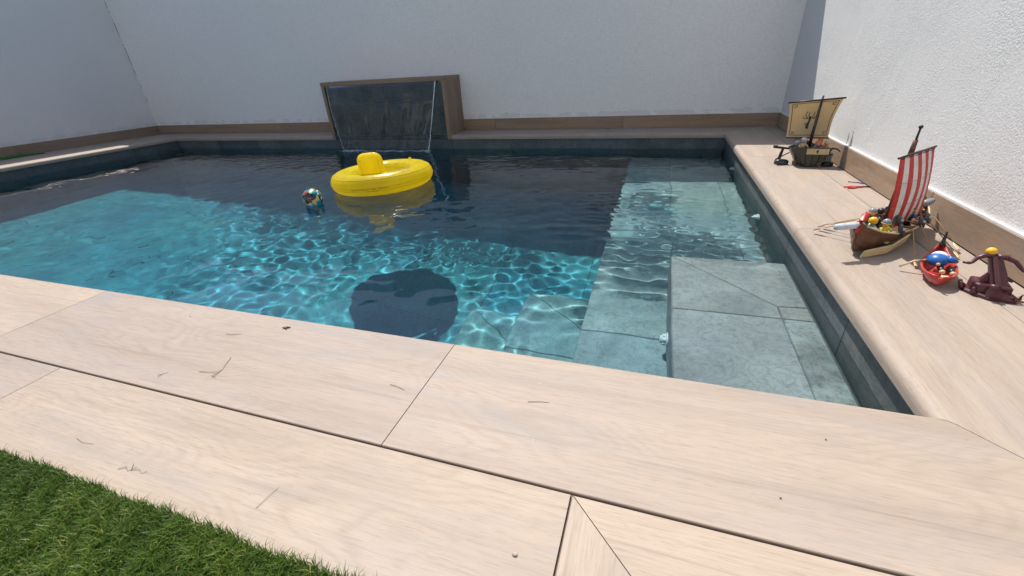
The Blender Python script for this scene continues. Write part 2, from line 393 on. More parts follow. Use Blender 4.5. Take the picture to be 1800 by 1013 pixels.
# ------------------------------------------------------------------ pool basin, wall and floor tiles
TH = .007
shell = MB(); e = TH
x0, x1, y0, y1 = WX0 - e, WX1 + e, WY0 - e, WY1 + e
zs = -.037
shell.add([(x0, y0, FLOOR - e), (x1, y0, FLOOR - e), (x1, y1, FLOOR - e), (x0, y1, FLOOR - e), (x0, y0, zs), (x1, y0, zs), (x1, y1, zs), (x0, y1, zs)],
          [(0, 1, 2, 3), (0, 4, 5, 1), (1, 5, 6, 2), (2, 6, 7, 3), (3, 7, 4, 0)])
basin = struct(obj('pool_basin', shell, GROUT_P, rec=True))
TILE = {}
def tile(parent, c, u, v, w, h, m=SLATE, name='tile', t=TH, g_=.0022):
    key = (round(w, 3), round(h, 3), m.name, t)
    if key not in TILE:
        a, b = w / 2 - g_ / 2, h / 2 - g_ / 2
        TILE[key] = MB().prism([(-a, -b), (a, -b), (a, b), (-a, b)], -t, 0, .0012).mesh(name); TILE[key].materials.append(m)
    u = Vector(u); v = Vector(v); n = u.cross(v)
    M = Matrix(((u.x, v.x, n.x, c[0]), (u.y, v.y, n.y, c[1]), (u.z, v.z, n.z, c[2]), (0, 0, 0, 1)))
    return put(name, TILE[key], None, parent, rec=True, mw=M)
def spans(a, b, first, step):
    out = [a]; p = first
    while p < b - .02:
        if p > a + .02: out.append(p)
        p += step
    out.append(b); return list(zip(out[:-1], out[1:]))
rowsz = [(-.037, -.32), (-.32, -.62), (-.62, -.92), (-.92, -1.22), (-1.22, FLOOR)]
for zt_, zb_ in rowsz:
    zc, hh = (zt_ + zb_) / 2, zt_ - zb_
    for a, b_ in spans(WX0, WX1, -5.454, .60):
        top_open = zt_ > -.1 and -3.2 < (a + b_) / 2 < -1.86
        tile(basin, ((a + b_) / 2, WY1, zc), (1, 0, 0), (0, 0, 1), b_ - a, hh, SLATE_WALL)
        tile(basin, ((a + b_) / 2, WY0, zc), (-1, 0, 0), (0, 0, 1), b_ - a, hh, SLATE_WALL)
    for a, b_ in spans(WY0, WY1, 1.108, .60):
        tile(basin, (WX1, (a + b_) / 2, zc), (0, -1, 0), (0, 0, 1), b_ - a, hh, SLATE_WALL)
        tile(basin, (WX0, (a + b_) / 2, zc), (0, 1, 0), (0, 0, 1), b_ - a, hh, SLATE_WALL)
for a, b_ in spans(WX0, WX1, -5.15, .60):
    for c_, d_ in spans(WY0, WY1, 1.27, .60):
        tile(basin, ((a + b_) / 2, (c_ + d_) / 2, FLOOR), (1, 0, 0), (0, 1, 0), b_ - a, d_ - c_)
# steps: solid core, tiles on top and on the risers
def ptile(parent, poly, z, m=SLATE, bev=.0015):
    cx = sum(p[0] for p in poly) / len(poly); cy = sum(p[1] for p in poly) / len(poly)
    n = len(poly); P = [Vector((p[0] - cx, p[1] - cy)) for p in poly]
    P = [p * (1 - .0014 / max(p.length, .02)) for p in P]
    return put('tile', MB().prism([(p.x, p.y) for p in P], -.008, 0, bev).mesh('tile'), m, parent, (cx, cy, z), rec=True)
def step(xl, xr, yend, z, zbase, polys, pit=()):
    core = MB().box((xl + .008, WY0 + .001, FLOOR + .001), (xr, yend - .008, z - .0055))
    s = obj('step', core, GROUT_P, basin, rec=True)
    for k, pl in enumerate(polys): ptile(s, pl, z, SLATE_PIT if k in pit else SLATE, .003)
    h = z - .009 - zbase
    for a, b_ in spans(WY0, yend, 1.268, .6):
        tile(s, (xl, (a + b_) / 2, zbase + h / 2), (0, -1, 0), (0, 0, 1), b_ - a, h)
    if yend < WY1 - .05:
        tile(s, ((xl + xr) / 2, yend, zbase + h / 2), (-1, 0, 0), (0, 0, 1), xr - xl, h)
    return s
E1 = 1.67
s1 = [(.098, WY0), (.416, WY0), (.416, 1.2665), (.098, 1.2665)], [(.098, 1.2665), (.416, 1.2665), (.416, 1.338), (.098, E1)], \
     [(.098, E1), (.416, 1.338), (.501, 1.345), (.501, E1)], [(.416, 1.2665), (.501, 1.2665), (.501, 1.345), (.416, 1.338)], [(.416, WY0), (.501, WY0), (.501, 1.2665), (.416, 1.2665)]
step(.098, WX1 - .001, E1, -.22, -.46, s1, pit=(4,))
bench = []
for xa, xb in ((-.197, .112), (.112, .412), (.412, .501)):
    for ya, yb_ in spans(WY0, WY1 - .001, 1.268, .6):
        if xa < 0 or ya > 1.6 or yb_ > 1.6: bench.append([(xa, max(ya, WY0)), (xb, max(ya, WY0)), (xb, yb_), (xa, yb_)])
step(-.197, WX1 - .001, WY1 - .001, -.46, FLOOR, bench)
for xl, xr, z in ((-.51, -.1975, -.70), (-.81, -.5105, -.94)):
    step(xl, xr, E1, z, FLOOR, [[(xl, WY0), (xr, WY0), (xr, 1.285), (xl, 1.285)], [(xl, 1.285), (xr, 1.285), (xr, 1.44), (xl, E1)], [(xl, E1), (xr, 1.44), (xr, E1)]])

# ------------------------------------------------------------------ water: one rippled surface with clear blue-green water below
def make_water():
    m = bpy.data.materials.new('pool_water'); m.use_nodes = True; nt = m.node_tree; nt.nodes.clear()
    out = N(nt, 'OutputMaterial'); gl = N(nt, 'BsdfGlass', i_Roughness=0.0, i_IOR=1.33)
    ln(nt, gl.outputs[0], out.inputs['Surface'])
    va = N(nt, 'VolumeAbsorption'); va.inputs['Color'].default_value = (.0, .845, .97, 1)
    ge = N(nt, 'NewGeometry'); sp = N(nt, 'SeparateXYZ'); ln(nt, ge.outputs['Position'], sp.inputs[0])
    ln(nt, math_n(nt, 'MULTIPLY', math_n(nt, 'LESS_THAN', sp.outputs[2], ZW + .02), 1.15), va.inputs['Density'])
    ln(nt, va.outputs[0], out.inputs['Volume'])
    return m
WATER = make_water()
NX, NY = 1000, 510
gx = np.linspace(WX0 + .0005, WX1 - .0005, NX); gy = np.linspace(WY0 + .0005, WY1 - .0005, NY)
X, Y = np.meshgrid(gx, gy)
rng = np.random.default_rng(11)
def waves(n, l0, l1, amp, pw, th0=None, spread=math.pi):
    Z = np.zeros_like(X)
    for i in range(n):
        lam = l0 * (l1 / l0) ** rng.uniform(); k = 2 * np.pi / lam
        th = rng.uniform(0, 2 * np.pi) if th0 is None else th0 + rng.normal() * spread
        Z += amp * (lam / l0) ** pw * np.sin(k * (X * np.cos(th) + Y * np.sin(th)) + rng.uniform(0, 6.283))
    return Z
def gauss(cx, cy, sx, sy): return np.exp(-((X - cx) / sx) ** 2 - ((Y - cy) / sy) ** 2)
def sstep(a, b, v): t = np.clip((v - a) / (b - a), 0, 1); return t * t * (3 - 2 * t)
calm = 1 - .85 * sstep(0.0, .2, X) * (1 - sstep(1.50, 1.80, Y))
calm = calm * (1 - .55 * sstep(-.95, -.80, X) * (1 - sstep(.0, .12, X)) * (1 - sstep(1.55, 1.75, Y)))
centre = .22 + .78 * sstep(-4.0, -2.2, X)
patch = .65 + .35 * np.sin(X * 2.1 + 1.3 * np.sin(Y * 1.7)) * np.sin(Y * 2.7 + .8 * X)
Z = waves(46, .062, .185, .000058, 1.40, H, .95) * centre * calm * patch
Z += waves(10, .24, .5, .00022, .9) * (.45 + .55 * centre) * (.3 + .7 * calm)
Z += waves(6, .6, 1.2, .0007, .6, 1.2, .8) * (.5 + .5 * calm)
Z += waves(22, .045, .085, .00070, 1.2, H, .35) * (gauss(.0, 2.08, .27, .24) + .6 * gauss(-.1, 2.75, .14, .22)) * calm
Z += waves(10, .09, .15, .0009, 1.0, H + .15, .22) * gauss(.0, 1.78, .40, .20) * calm
Z += waves(14, .040, .07, .00022, 1.0) * gauss(-.74, 1.42, .15, .09)
Z += waves(10, .07, .15, .00022, 1.0, H, .5) * gauss(-2.5, 3.3, 1.8, .45)
for sx_ in np.linspace(-2.95, -2.08, 7):
    r = np.sqrt((X - sx_) ** 2 + (Y - 3.62) ** 2); Z += .0011 * np.exp(-r / .35) * np.sin(2 * np.pi * r / .13 + sx_ * 9)
r = np.sqrt((X - .28) ** 2 + (Y - 1.86) ** 2); Z += .0010 * np.exp(-(r / .16) ** 2) * np.cos(2 * np.pi * r / .055)
r = np.sqrt((X + .95) ** 2 + (Y - 1.24) ** 2); Z += .0006 * np.exp(-(r / .14) ** 2) * np.cos(2 * np.pi * r / .09)
Z += ZW
V = np.stack([X, Y, Z], -1).reshape(-1, 3).astype(np.float32)
idx = np.arange(NX * NY, dtype=np.int32).reshape(NY, NX)
F = np.stack([idx[:-1, :-1], idx[:-1, 1:], idx[1:, 1:], idx[1:, :-1]], -1).reshape(-1, 4)
me = bpy.data.meshes.new('water'); me.vertices.add(len(V)); me.vertices.foreach_set('co', V.ravel())
me.loops.add(F.size); me.loops.foreach_set('vertex_index', F.ravel())
me.polygons.add(len(F)); me.polygons.foreach_set('loop_start', np.arange(0, F.size, 4, dtype=np.int32)); me.polygons.foreach_set('loop_total', np.full(len(F), 4, dtype=np.int32))
me.update(calc_edges=True); me.shade_smooth()
water = struct(put('water', me, WATER)); water.cycles.is_caustics_caster = True

# ------------------------------------------------------------------ lawn (artificial turf)
def make_turf():
    m, nt, b = new_mat('turf')
    at = N(nt, 'Attribute', attribute_name='blade'); sp = N(nt, 'SeparateColor'); ln(nt, at.outputs['Color'], sp.inputs[0])
    c = ramp(nt, [(.0, (.024, .052, .006)), (.45, (.064, .130, .013)), (.8, (.128, .215, .026)), (1.0, (.32, .30, .09))], sp.outputs[0]).outputs[0]
    ln(nt, c, b.inputs['Base Color']); b.inputs['Roughness'].default_value = .5; b.inputs['Specular IOR Level'].default_value = .3
    tr = N(nt, 'BsdfTranslucent'); ln(nt, c, tr.inputs[0]); mx = N(nt, 'MixShader', i_0=.25)
    ln(nt, b.outputs[0], mx.inputs[1]); ln(nt, tr.outputs[0], mx.inputs[2]); ln(nt, mx.outputs[0], nt.nodes['Material Output'].inputs[0])
    return m
def make_lawn():
    r = np.random.default_rng(5)
    def scatter(n, xa, xb, ya, yb): return np.stack([r.uniform(xa, xb, n), r.uniform(ya, yb, n)], -1)
    P = np.concatenate([scatter(190000, -1.5, -.072, -.16, .212), scatter(30000, -4.2, -.072, -1.4, .205)])
    edge = .2035 + .0015 * np.sin(P[:, 0] * 19) + .0015 * np.sin(P[:, 0] * 47 + 1); P = P[P[:, 1] < edge]
    n = len(P); clump = np.sin(P[:, 0] * 61 + 3 * np.sin(P[:, 1] * 43)) * np.sin(P[:, 1] * 57 + 2 * np.sin(P[:, 0] * 37))
    h = r.uniform(.010, .019, n) * (1 + .22 * clump); th = r.uniform(0, 2 * np.pi, n); lean = r.uniform(.15, 1.0, n) * h
    wd = r.uniform(.00038, .0007, n)
    dx, dy = np.cos(th), np.sin(th)
    base = np.stack([P[:, 0], P[:, 1], np.full(n, .001)], -1)
    side = np.stack([-dy, dx, np.zeros(n)], -1) * wd[:, None]
    d = np.stack([dx, dy, np.zeros(n)], -1)
    mid = base + d * (lean * .35)[:, None] + np.stack([np.zeros(n), np.zeros(n), h * .62], -1)
    tip = base + d * lean[:, None] + np.stack([np.zeros(n), np.zeros(n), h * (1 - .3 * (lean / h))], -1)
    V = np.stack([base - side, base + side, mid - side * .8, mid + side * .8, tip], 1).reshape(-1, 3)
    o = np.arange(n)[:, None] * 5
    T = np.concatenate([o + [0, 1, 3], o + [0, 3, 2], o + [2, 3, 4]], 1).reshape(-1, 3)
    bx0 = len(V); V = np.concatenate([V, [(-5.6, -1.9, .0015), (-.07, -1.9, .0015), (-.07, .195, .0015), (-5.6, .195, .0015)]])
    T = np.concatenate([T, [(bx0, bx0 + 1, bx0 + 2), (bx0, bx0 + 2, bx0 + 3)]])
    me = bpy.data.meshes.new('lawn'); me.vertices.add(len(V)); me.vertices.foreach_set('co', V.astype(np.float32).ravel())
    me.loops.add(T.size); me.loops.foreach_set('vertex_index', T.astype(np.int32).ravel())
    me.polygons.add(len(T)); me.polygons.foreach_set('loop_start', np.arange(0, T.size, 3, dtype=np.int32)); me.polygons.foreach_set('loop_total', np.full(len(T), 3, dtype=np.int32))
    me.update(calc_edges=True)
    col = np.zeros((len(V), 4), np.float32); rv = np.clip(r.normal(.45, .2, n) + .12 * clump, 0, .92); rv[r.uniform(size=n) < .03] = 1.0
    dry = np.sin(P[:, 0] * 13 + 2 * np.sin(P[:, 1] * 11)) * np.sin(P[:, 1] * 17 + P[:, 0] * 5); rv = np.clip(rv + .10 * dry, 0, 1)
    col[:bx0, 0] = np.repeat(rv, 5); col[bx0:, 0] = 0; col[:, 3] = 1
    a = me.color_attributes.new('blade', 'FLOAT_COLOR', 'POINT'); a.data.foreach_set('color', col.ravel())
    o = put('lawn', me, make_turf()); o['kind'] = 'stuff'
    return o
lawn = make_lawn(); tag(lawn, 'short green artificial turf at the front left corner of the deck', 'lawn')

# ------------------------------------------------------------------ waterfall block on the back wall
NX0, NX1, NT = -3.203, -1.854, .498
wf = thing('waterfall_block', 'raised block with dark slate front and wood frame on the back wall', 'water feature', ((NX0 + NX1) / 2, 3.92, 0))
ox, oy = (NX0 + NX1) / 2, 3.92
obj('block_core', MB().box((NX0 + .034 - ox, WY1 + .008 - oy, -.03), (NX1 - .034 - ox, YBW - .001 - oy, NT - .034)), MORTAR, wf)
def board(p, q, rot, nm='frame_board'):
    """wood-look board: box p..q, long axis along local x"""
    p = Vector(p); q = Vector(q); c = (p + q) / 2; h = (q - p) / 2
    if rot == 'z': h2 = (h.z, h.y, h.x); r_ = (0, -H, 0)
    elif rot == 'y': h2 = (h.y, h.x, h.z); r_ = (0, 0, H)
    else: h2 = tuple(h); r_ = (0, 0, 0)
    return obj(nm, MB().box([-k for k in h2], h2), SKIRT, wf, loc=(c.x - ox, c.y - oy, c.z), rot=r_)
bt = .034
board((NX0, YB, NT - bt), (NX1, YBW - .001, NT), 'x')
board((NX0, YB + .0005, -.036), (NX0 + bt, YBW - .001, NT - bt - .001), 'z')
board((NX1 - bt, YB + .0005, -.036), (NX1, YBW - .001, NT - bt - .001), 'z')
for za, zb in ((-.034, .0), (.0, .293), (.293, NT - bt - .012)):
    for xa, xb in ((NX0 + bt + .001, -2.487), (-2.487, NX1 - bt - .001)):
        zz = (za + zb) / 2
        o = tile(wf, ((xa + xb) / 2 - ox, WY1 - .001 - oy, zz), (1, 0, 0), (0, 0, 1), xb - xa, zb - za, SLATE_DARK, 'slate_tile')
SPOUT = plastic('spout_black', (.012, .012, .013), .4)
obj('spout', MB().box((-3.13 - ox, YB + .004 - oy, NT - bt - .0115), (-1.925 - ox, WY1 + .004 - oy, NT - bt - .0005)), SPOUT, wf)

def make_glass(name, col=(1, 1, 1), rough=0.0, ior=1.33):
    m = bpy.data.materials.new(name); m.use_nodes = True; nt = m.node_tree; nt.nodes.clear()
    out = N(nt, 'OutputMaterial'); gl = N(nt, 'BsdfGlass', i_IOR=ior, i_Roughness=rough); gl.inputs[0].default_value = (*col, 1)
    ln(nt, gl.outputs[0], out.inputs[0]); return m
FALL = make_glass('falling_water'); FILM = make_glass('falling_water_film', ior=1.22)
def make_foam():
    m, nt, b = new_mat('foam')
    nz = N(nt, 'TexNoise', i_Scale=30.0); r = ramp(nt, [(.3, (.62, .72, .78)), (.7, (.8, .86, .9))], nz.outputs[0]); ln(nt, r.outputs[0], b.inputs['Base Color'])
    b.inputs['Roughness'].default_value = .25; b.inputs['Transmission Weight'].default_value = .55; b.inputs['IOR'].default_value = 1.2; return m
FOAM = make_foam()
fall = thing('waterfall', 'thin clear sheet of water falling from the slate spout', 'waterfall', (-2.52, 3.62, ZW))
fx, fy = -2.52, 3.62
def fall_pt(s, t):     # s across 0..1, t down 0..1
    xl_ = -3.118 + .125 * t ** 1.3; xr_ = -1.936 - .10 * t ** 1.3
    y = YB - .003 - .125 * t ** .62
    return Vector((xl_ + (xr_ - xl_) * s - fx, y - fy, (.462 + (ZW - .005 - .462) * t) - ZW))
rows = []
rr = random.Random(3)
ph = [rr.uniform(0, 6.28) for _ in range(8)]
for i in range(41):
    t = i / 40; row = []
    for j in range(61):
        s = j / 60; p = fall_pt(s, t)
        p.y += .0034 * math.sin(s * 31 + ph[0] + 2 * t) * t + .0022 * math.sin(s * 67 + t * 9 + ph[1]) * t + .001 * math.sin(t * 25 + s * 8 + ph[2])
        row.append(p)
    rows.append(row)
sheet = MB().grid([[tuple(p) for p in r_] for r_ in rows]); n_ = len(sheet.v); nf = list(sheet.f)
sheet.v += [(x, y + .0016, z) for x, y, z in sheet.v]; sheet.f += [tuple(reversed([k + n_ for k in f])) for f in nf]
w_ = 61
for i in range(40):
    for j in (0, 60):
        a, b_ = i * w_ + j, (i + 1) * w_ + j; sheet.f.append((a, b_, b_ + n_, a + n_) if j else (b_, a, a + n_, b_ + n_))
obj('water_sheet', sheet, FILM, fall, smooth=True)
for s in (0, 1):
    pts = []; rad = []
    for i in range(60):
        t = i / 59; p = fall_pt(s, t); p.x += .003 * math.sin(t * 40 + s) * t; pts.append(p); rad.append((.0035 + .0022 * math.sin(t * 55 + s * 2) * (.3 + t) + .002 * t) * .75)
    obj('edge_stream', MB().tube(pts, [q * .70 for q in rad], 8), FOAM, fall, smooth=True)
fm = MB(); rr = random.Random(9)
for k in range(520):
    s = rr.random(); s = s if rr.random() < .6 else (.02 + .12 * rr.random() if rr.random() < .5 else 1 - .16 * rr.random())
    p = fall_pt(s, 1.0); q = rr.uniform(.002, .008)
    fm.ball((p.x + rr.gauss(0, .028), p.y + rr.gauss(-.012, .022), .003 + rr.uniform(-.003, .0015)), q, (1.6, 1.3, .38), 7, 5)
fo = obj('foam', fm, FOAM, fall, smooth=True); fo['kind'] = 'stuff'

# ------------------------------------------------------------------ pool jets
WHITEP = plastic('white_pool_plastic', (.78, .80, .80), .35, .05)
def jet(label, loc, rot):
    t = thing('pool_jet', label, 'pool jet', loc, 0, 'white jets in the pool walls'); t.rotation_euler = rot
    # local z points out of the wall
    obj('flange', MB().lathe([(.001, .0), (.030, .0), (.031, .003), (.028, .006), (.02, .0075), (.001, .0075)], 28), WHITEP, t, True, True)
    nz = MB().lathe([(.021, .0075), (.019, .018), (.014, .026), (.0135, .028), (.008, .028), (.006, .018), (.001, .018)], 24)
    obj('nozzle', nz, WHITEP, t, True, True)
    for k in range(8):
        a = k * math.pi / 4; c, s = math.cos(a), math.sin(a)
        obj('rib', MB().box((-.0018, .0175, .0078), (.0018, .0235, .019)), WHITEP, t, rec=True, rot=(0, 0, a))
    return t
jet('white pool jet on the sunlit right wall of the pool', (WX1 - .0005, 2.225, -.255), (0, -H, 0))
jet('shaded pool jet on the right wall near the back corner', (WX1 - .0005, 3.17, -.225), (0, -H, 0))
jet('white pool jet on the riser of the top step', (.0975, 1.205, -.375), (0, -H, 0))

# ------------------------------------------------------------------ yellow swim ring
def vinyl(name, col, tr=.3, rough=.3):
    m, nt, b = new_mat(name)
    nz = N(nt, 'TexNoise', i_Scale=8.0, i_Detail=4.0); tc = N(nt, 'TexCoord'); ln(nt, tc.outputs['Object'], nz.inputs[0])
    r = ramp(nt, [(.3, tuple(c * .9 for c in col)), (.7, col)], nz.outputs[0]); ln(nt, r.outputs[0], b.inputs['Base Color']); b.inputs['Roughness'].default_value = rough
    t = N(nt, 'BsdfTranslucent'); ln(nt, r.outputs[0], t.inputs[0]); mx = N(nt, 'MixShader', i_0=tr)
    bp = N(nt, 'Bump', i_Strength=.12, i_Distance=.01); n2 = N(nt, 'TexNoise', i_Scale=25.0, i_Detail=2.0); ln(nt, tc.outputs['Object'], n2.inputs[0]); ln(nt, n2.outputs[0], bp.inputs['Height']); ln(nt, bp.outputs[0], b.inputs['Normal'])
    ln(nt, b.outputs[0], mx.inputs[1]); ln(nt, t.outputs[0], mx.inputs[2]); ln(nt, mx.outputs[0], nt.nodes['Material Output'].inputs[0]); return m
YEL = vinyl('yellow_vinyl', (.96, .80, .025), .62)
YEL2 = plastic('yellow_seam', (.80, .56, .012), .4)
PRINT = plastic('dark_print', (.02, .03, .05), .5)
PINK = plastic('pink_print', (.75, .25, .25), .5)
ring = thing('swim_ring', 'yellow inflatable baby swim ring with a backrest floating on the pool', 'swim ring', (-1.752, 2.447, ZW), 0)
ring.rotation_euler = (math.radians(1.5), math.radians(-2.2), math.radians(-54))   # local +x roughly towards the camera
RM, Rm, RZ = .260, .078, .052
def tor(R_, r_, z_, n=72, m=22, pucker=0.0, sq=1.0):
    mb = MB(); rows = []
    for i in range(n):
        a = 2 * math.pi * i / n; row = []
        for j in range(m):
            q = 2 * math.pi * j / m
            rad = r_ * (1 + pucker * (math.sin(a * 19) * .5 + math.sin(a * 31 + 1) * .5) * max(0, -math.cos(q)) ** 2)
            row.append(((R_ + rad * math.cos(q)) * math.cos(a), (R_ + rad * math.cos(q)) * math.sin(a), z_ + rad * sq * math.sin(q)))
        rows.append(row)
    vs = [p for r_ in rows for p in r_]
    fs = [(i * m + j, ((i + 1) % n) * m + j, ((i + 1) % n) * m + (j + 1) % m, i * m + (j + 1) % m) for i in range(n) for j in range(m)]
    return mb.add(vs, fs)
obj('tube', tor(RM, Rm, RZ, pucker=.06, sq=.86), YEL, ring, True)
obj('inner_tube', tor(.158, .034, RZ - .030, pucker=.05), YEL, ring, True)
for zz, R_ in ((RZ - .006, RM + Rm - .0005), (RZ + .043, RM + Rm * .76), (RZ - .022, RM + Rm * .93), (RZ + .046, RM - Rm * .70)):
    obj('weld_seam', tor(R_, .0018, zz, 72, 6), YEL2, ring, True)
st = MB().lathe([(.001, .0), (.06, .0), (.12, .006), (.145, .014), (.14, .020), (.06, .008), (.001, .008)], 40)
obj('seat', st, YEL, ring, True)
# backrest: a pillow of three upright chambers, standing on the near inner rim
def pillow(wd, ht, dp, nx=24, nz=18):
    f_, b_ = [], []
    for i in range(nz + 1):
        v = i / nz; rf, rb = [], []
        for j in range(nx + 1):
            u = j / nx * 2 - 1
            wz = wd * (1 - .10 * v) / 2
            cut = 1.0 - .22 * max(0, (v - .82) / .18) ** 2.4
            x = u * wz * cut; z = v * ht * (1 - .05 * abs(u) ** 4 * (v > .5))
            edge = max(0, 1 - abs(u) ** 5) ** .5 * max(0, 1 - abs(2 * v - 1) ** 7) ** .5
            th = dp / 2 * edge * (.80 + .20 * abs(math.sin(u * 1.5 * math.pi + math.pi / 2)) ** .5)
            rf.append((-th, x, z)); rb.append((th, x, z))
        f_.append(rf); b_.append(rb)
    return MB().grid(f_).grid([list(reversed(r_)) for r_ in b_])
bk = obj('backrest', pillow(.172, .222, .07), YEL, ring, True, loc=(.175, -.055, RZ - .035), rot=(0, math.radians(4), math.radians(-13)))
for u in (-.35, .36):
    obj('weld_seam', MB().tube([(.0335, u * .16, .03), (.0335, u * .156, .11), (.0310, u * .150, .19)], .0012, 6), YEL2, bk, True)
obj('valve', MB().lathe([(.001, .012), (.008, .012), (.01, .008), (.013, 0)], 14, Matrix.Translation((RM * math.cos(2.2), RM * math.sin(2.2), RZ + Rm * .84))), YEL, ring, True)
def ring_text(body, size, ang0, q0, mat_, name='print'):
    cu = bpy.data.curves.new('t', 'FONT'); cu.body = body; cu.size = size; cu.resolution_u = 2
    to = bpy.data.objects.new('t', cu); COL.objects.link(to); dg = bpy.context.evaluated_depsgraph_get()
    m0 = bpy.data.meshes.new_from_object(to.evaluated_get(dg)); bpy.data.objects.remove(to); bpy.data.curves.remove(cu)
    w = max(v.co.x for v in m0.vertices)
    for v in m0.vertices:
        q = q0 + v.co.y / Rm; rad = Rm * 1.012
        Rr = RM + rad * math.cos(q); a = ang0 + (v.co.x - w / 2) / (RM + Rm * math.cos(q0))
        v.co = (Rr * math.cos(a), Rr * math.sin(a), RZ + rad * .86 * math.sin(q) + .0008)
    m0.name = name; m0.materials.clear()
    return put(name, m0, mat_, ring)
AF = 0.0
ring_text('Swimmi SEAT', .030, AF + .42, math.radians(76), PRINT)
ring_text('BABY  6-12', .014, AF + .50, math.radians(58), PRINT)
ring_text('WARNING  USE ONLY UNDER SUPERVISION', .012, AF - .30, math.radians(-14), PRINT)
ring_text('NOT A LIFE AID', .010, AF - .25, math.radians(-25), PRINT)
ring_text('1-2 J', .026, AF - .95, math.radians(52), PINK)

# ------------------------------------------------------------------ floating ball
def make_ballmat():
    m, nt, b = new_mat('printed_ball')
    tc = N(nt, 'TexCoord'); vo = N(nt, 'TexVoronoi', i_Scale=40.0, i_Randomness=1.0); ln(nt, tc.outputs['Object'], vo.inputs[0])
    sp = N(nt, 'SeparateColor'); ln(nt, vo.outputs['Color'], sp.inputs[0])
    r = ramp(nt, [(0, (.02, .02, .025)), (.2, (.03, .35, .42)), (.34, (.75, .72, .65)), (.52, (.62, .38, .04)), (.66, (.35, .05, .03)), (.74, (.02, .16, .2)), (.86, (.8, .65, .25))], sp.outputs[0])
    r.color_ramp.interpolation = 'CONSTANT'; ln(nt, r.outputs[0], b.inputs['Base Color']); b.inputs['Roughness'].default_value = .15; b.inputs['Coat Weight'].default_value = .5; return m
bl = thing('float_ball', 'small colourful printed ball floating left of the yellow swim ring', 'ball', (-1.938, 1.972, ZW))
obj('ball_shell', MB().ball((0, 0, .034), .056, n=40, m=28), make_ballmat(), bl, True)
obj('valve', MB().lathe([(.001, .0015), (.006, .0015), (.007, 0)], 12, Matrix.Translation((0.02, -.045, .06)) @ Euler((1.2, 0, .4)).to_matrix().to_4x4()), PRINT, bl, True)

# ------------------------------------------------------------------ toys
K = {}
def C_(name, col, rough=.35):
    if name not in K: K[name] = plastic('toy_' + name, col, rough, .1)
    return K[name]
BLK = C_('black', (.012, .012, .014)); DGRN = C_('dark_olive', (.030, .036, .022)); DGREY = C_('dark_grey', (.05, .052, .055)); GREY = C_('grey', (.22, .24, .27))
LGREY = C_('pale_grey', (.55, .60, .66)); TAN = C_('tan', (.62, .47, .25)); BRN = C_('brown', (.13, .062, .032)); DBRN = C_('dark_brown', (.055, .028, .018))
RED = C_('red', (.50, .028, .025)); CRED = C_('coral_red', (.46, .055, .045)); BLUE = C_('blue', (.02, .13, .42)); YELT = C_('yellow', (.85, .46, .02))
ORG = C_('orange', (.62, .20, .05)); WHT = C_('white', (.8, .8, .8)); SKIN = C_('skin', (.72, .42, .26)); MAR = C_('maroon', (.085, .022, .03)); PUR = C_('purple', (.10, .05, .22)); GRN = C_('green', (.10, .42, .22)); SIL = C_('silver', (.5, .52, .55), .2); LIME = C_('lime', (.42, .6, .08))

def loft(secs, cap=True):
    mb = MB(); n = len(secs[0]); vs = [p for s in secs for p in s]
    fs = [(i * n + j, (i + 1) * n + j, (i + 1) * n + (j + 1) % n, i * n + (j + 1) % n) for i in range(len(secs) - 1) for j in range(n)]
    if cap: fs += [tuple(range(n)), tuple(reversed(range((len(secs) - 1) * n, len(secs) * n)))]
    return mb.add(vs, fs)
def hull_sec(x, w, zb, zt, th=.004, inner=.02, flare=.75, steps=4):
    """open boat section at station x: outside up, over the gunwale, inside down; clinker steps on the outside"""
    L = []
    for k in range(steps + 1):
        t = k / steps; yy = w * (flare * math.sin(t * H) + (1 - flare) * t); zz = zb + (zt - zb) * (1 - math.cos(t * H)) ** .8
        L.append((yy, zz))
        if 0 < k < steps: L.append((yy + .0013, zz + .0006))
    zi = min(zb + inner, zt - .002)
    I = [(max(w - th, 0), zt), (max(w * .72 - th, 0), zi), (0, zi)]
    half = L + I
    right = [(x, y, z) for y, z in half]; left = [(x, -y, z) for y, z in half[1:-1]][::-1]
    return right + left
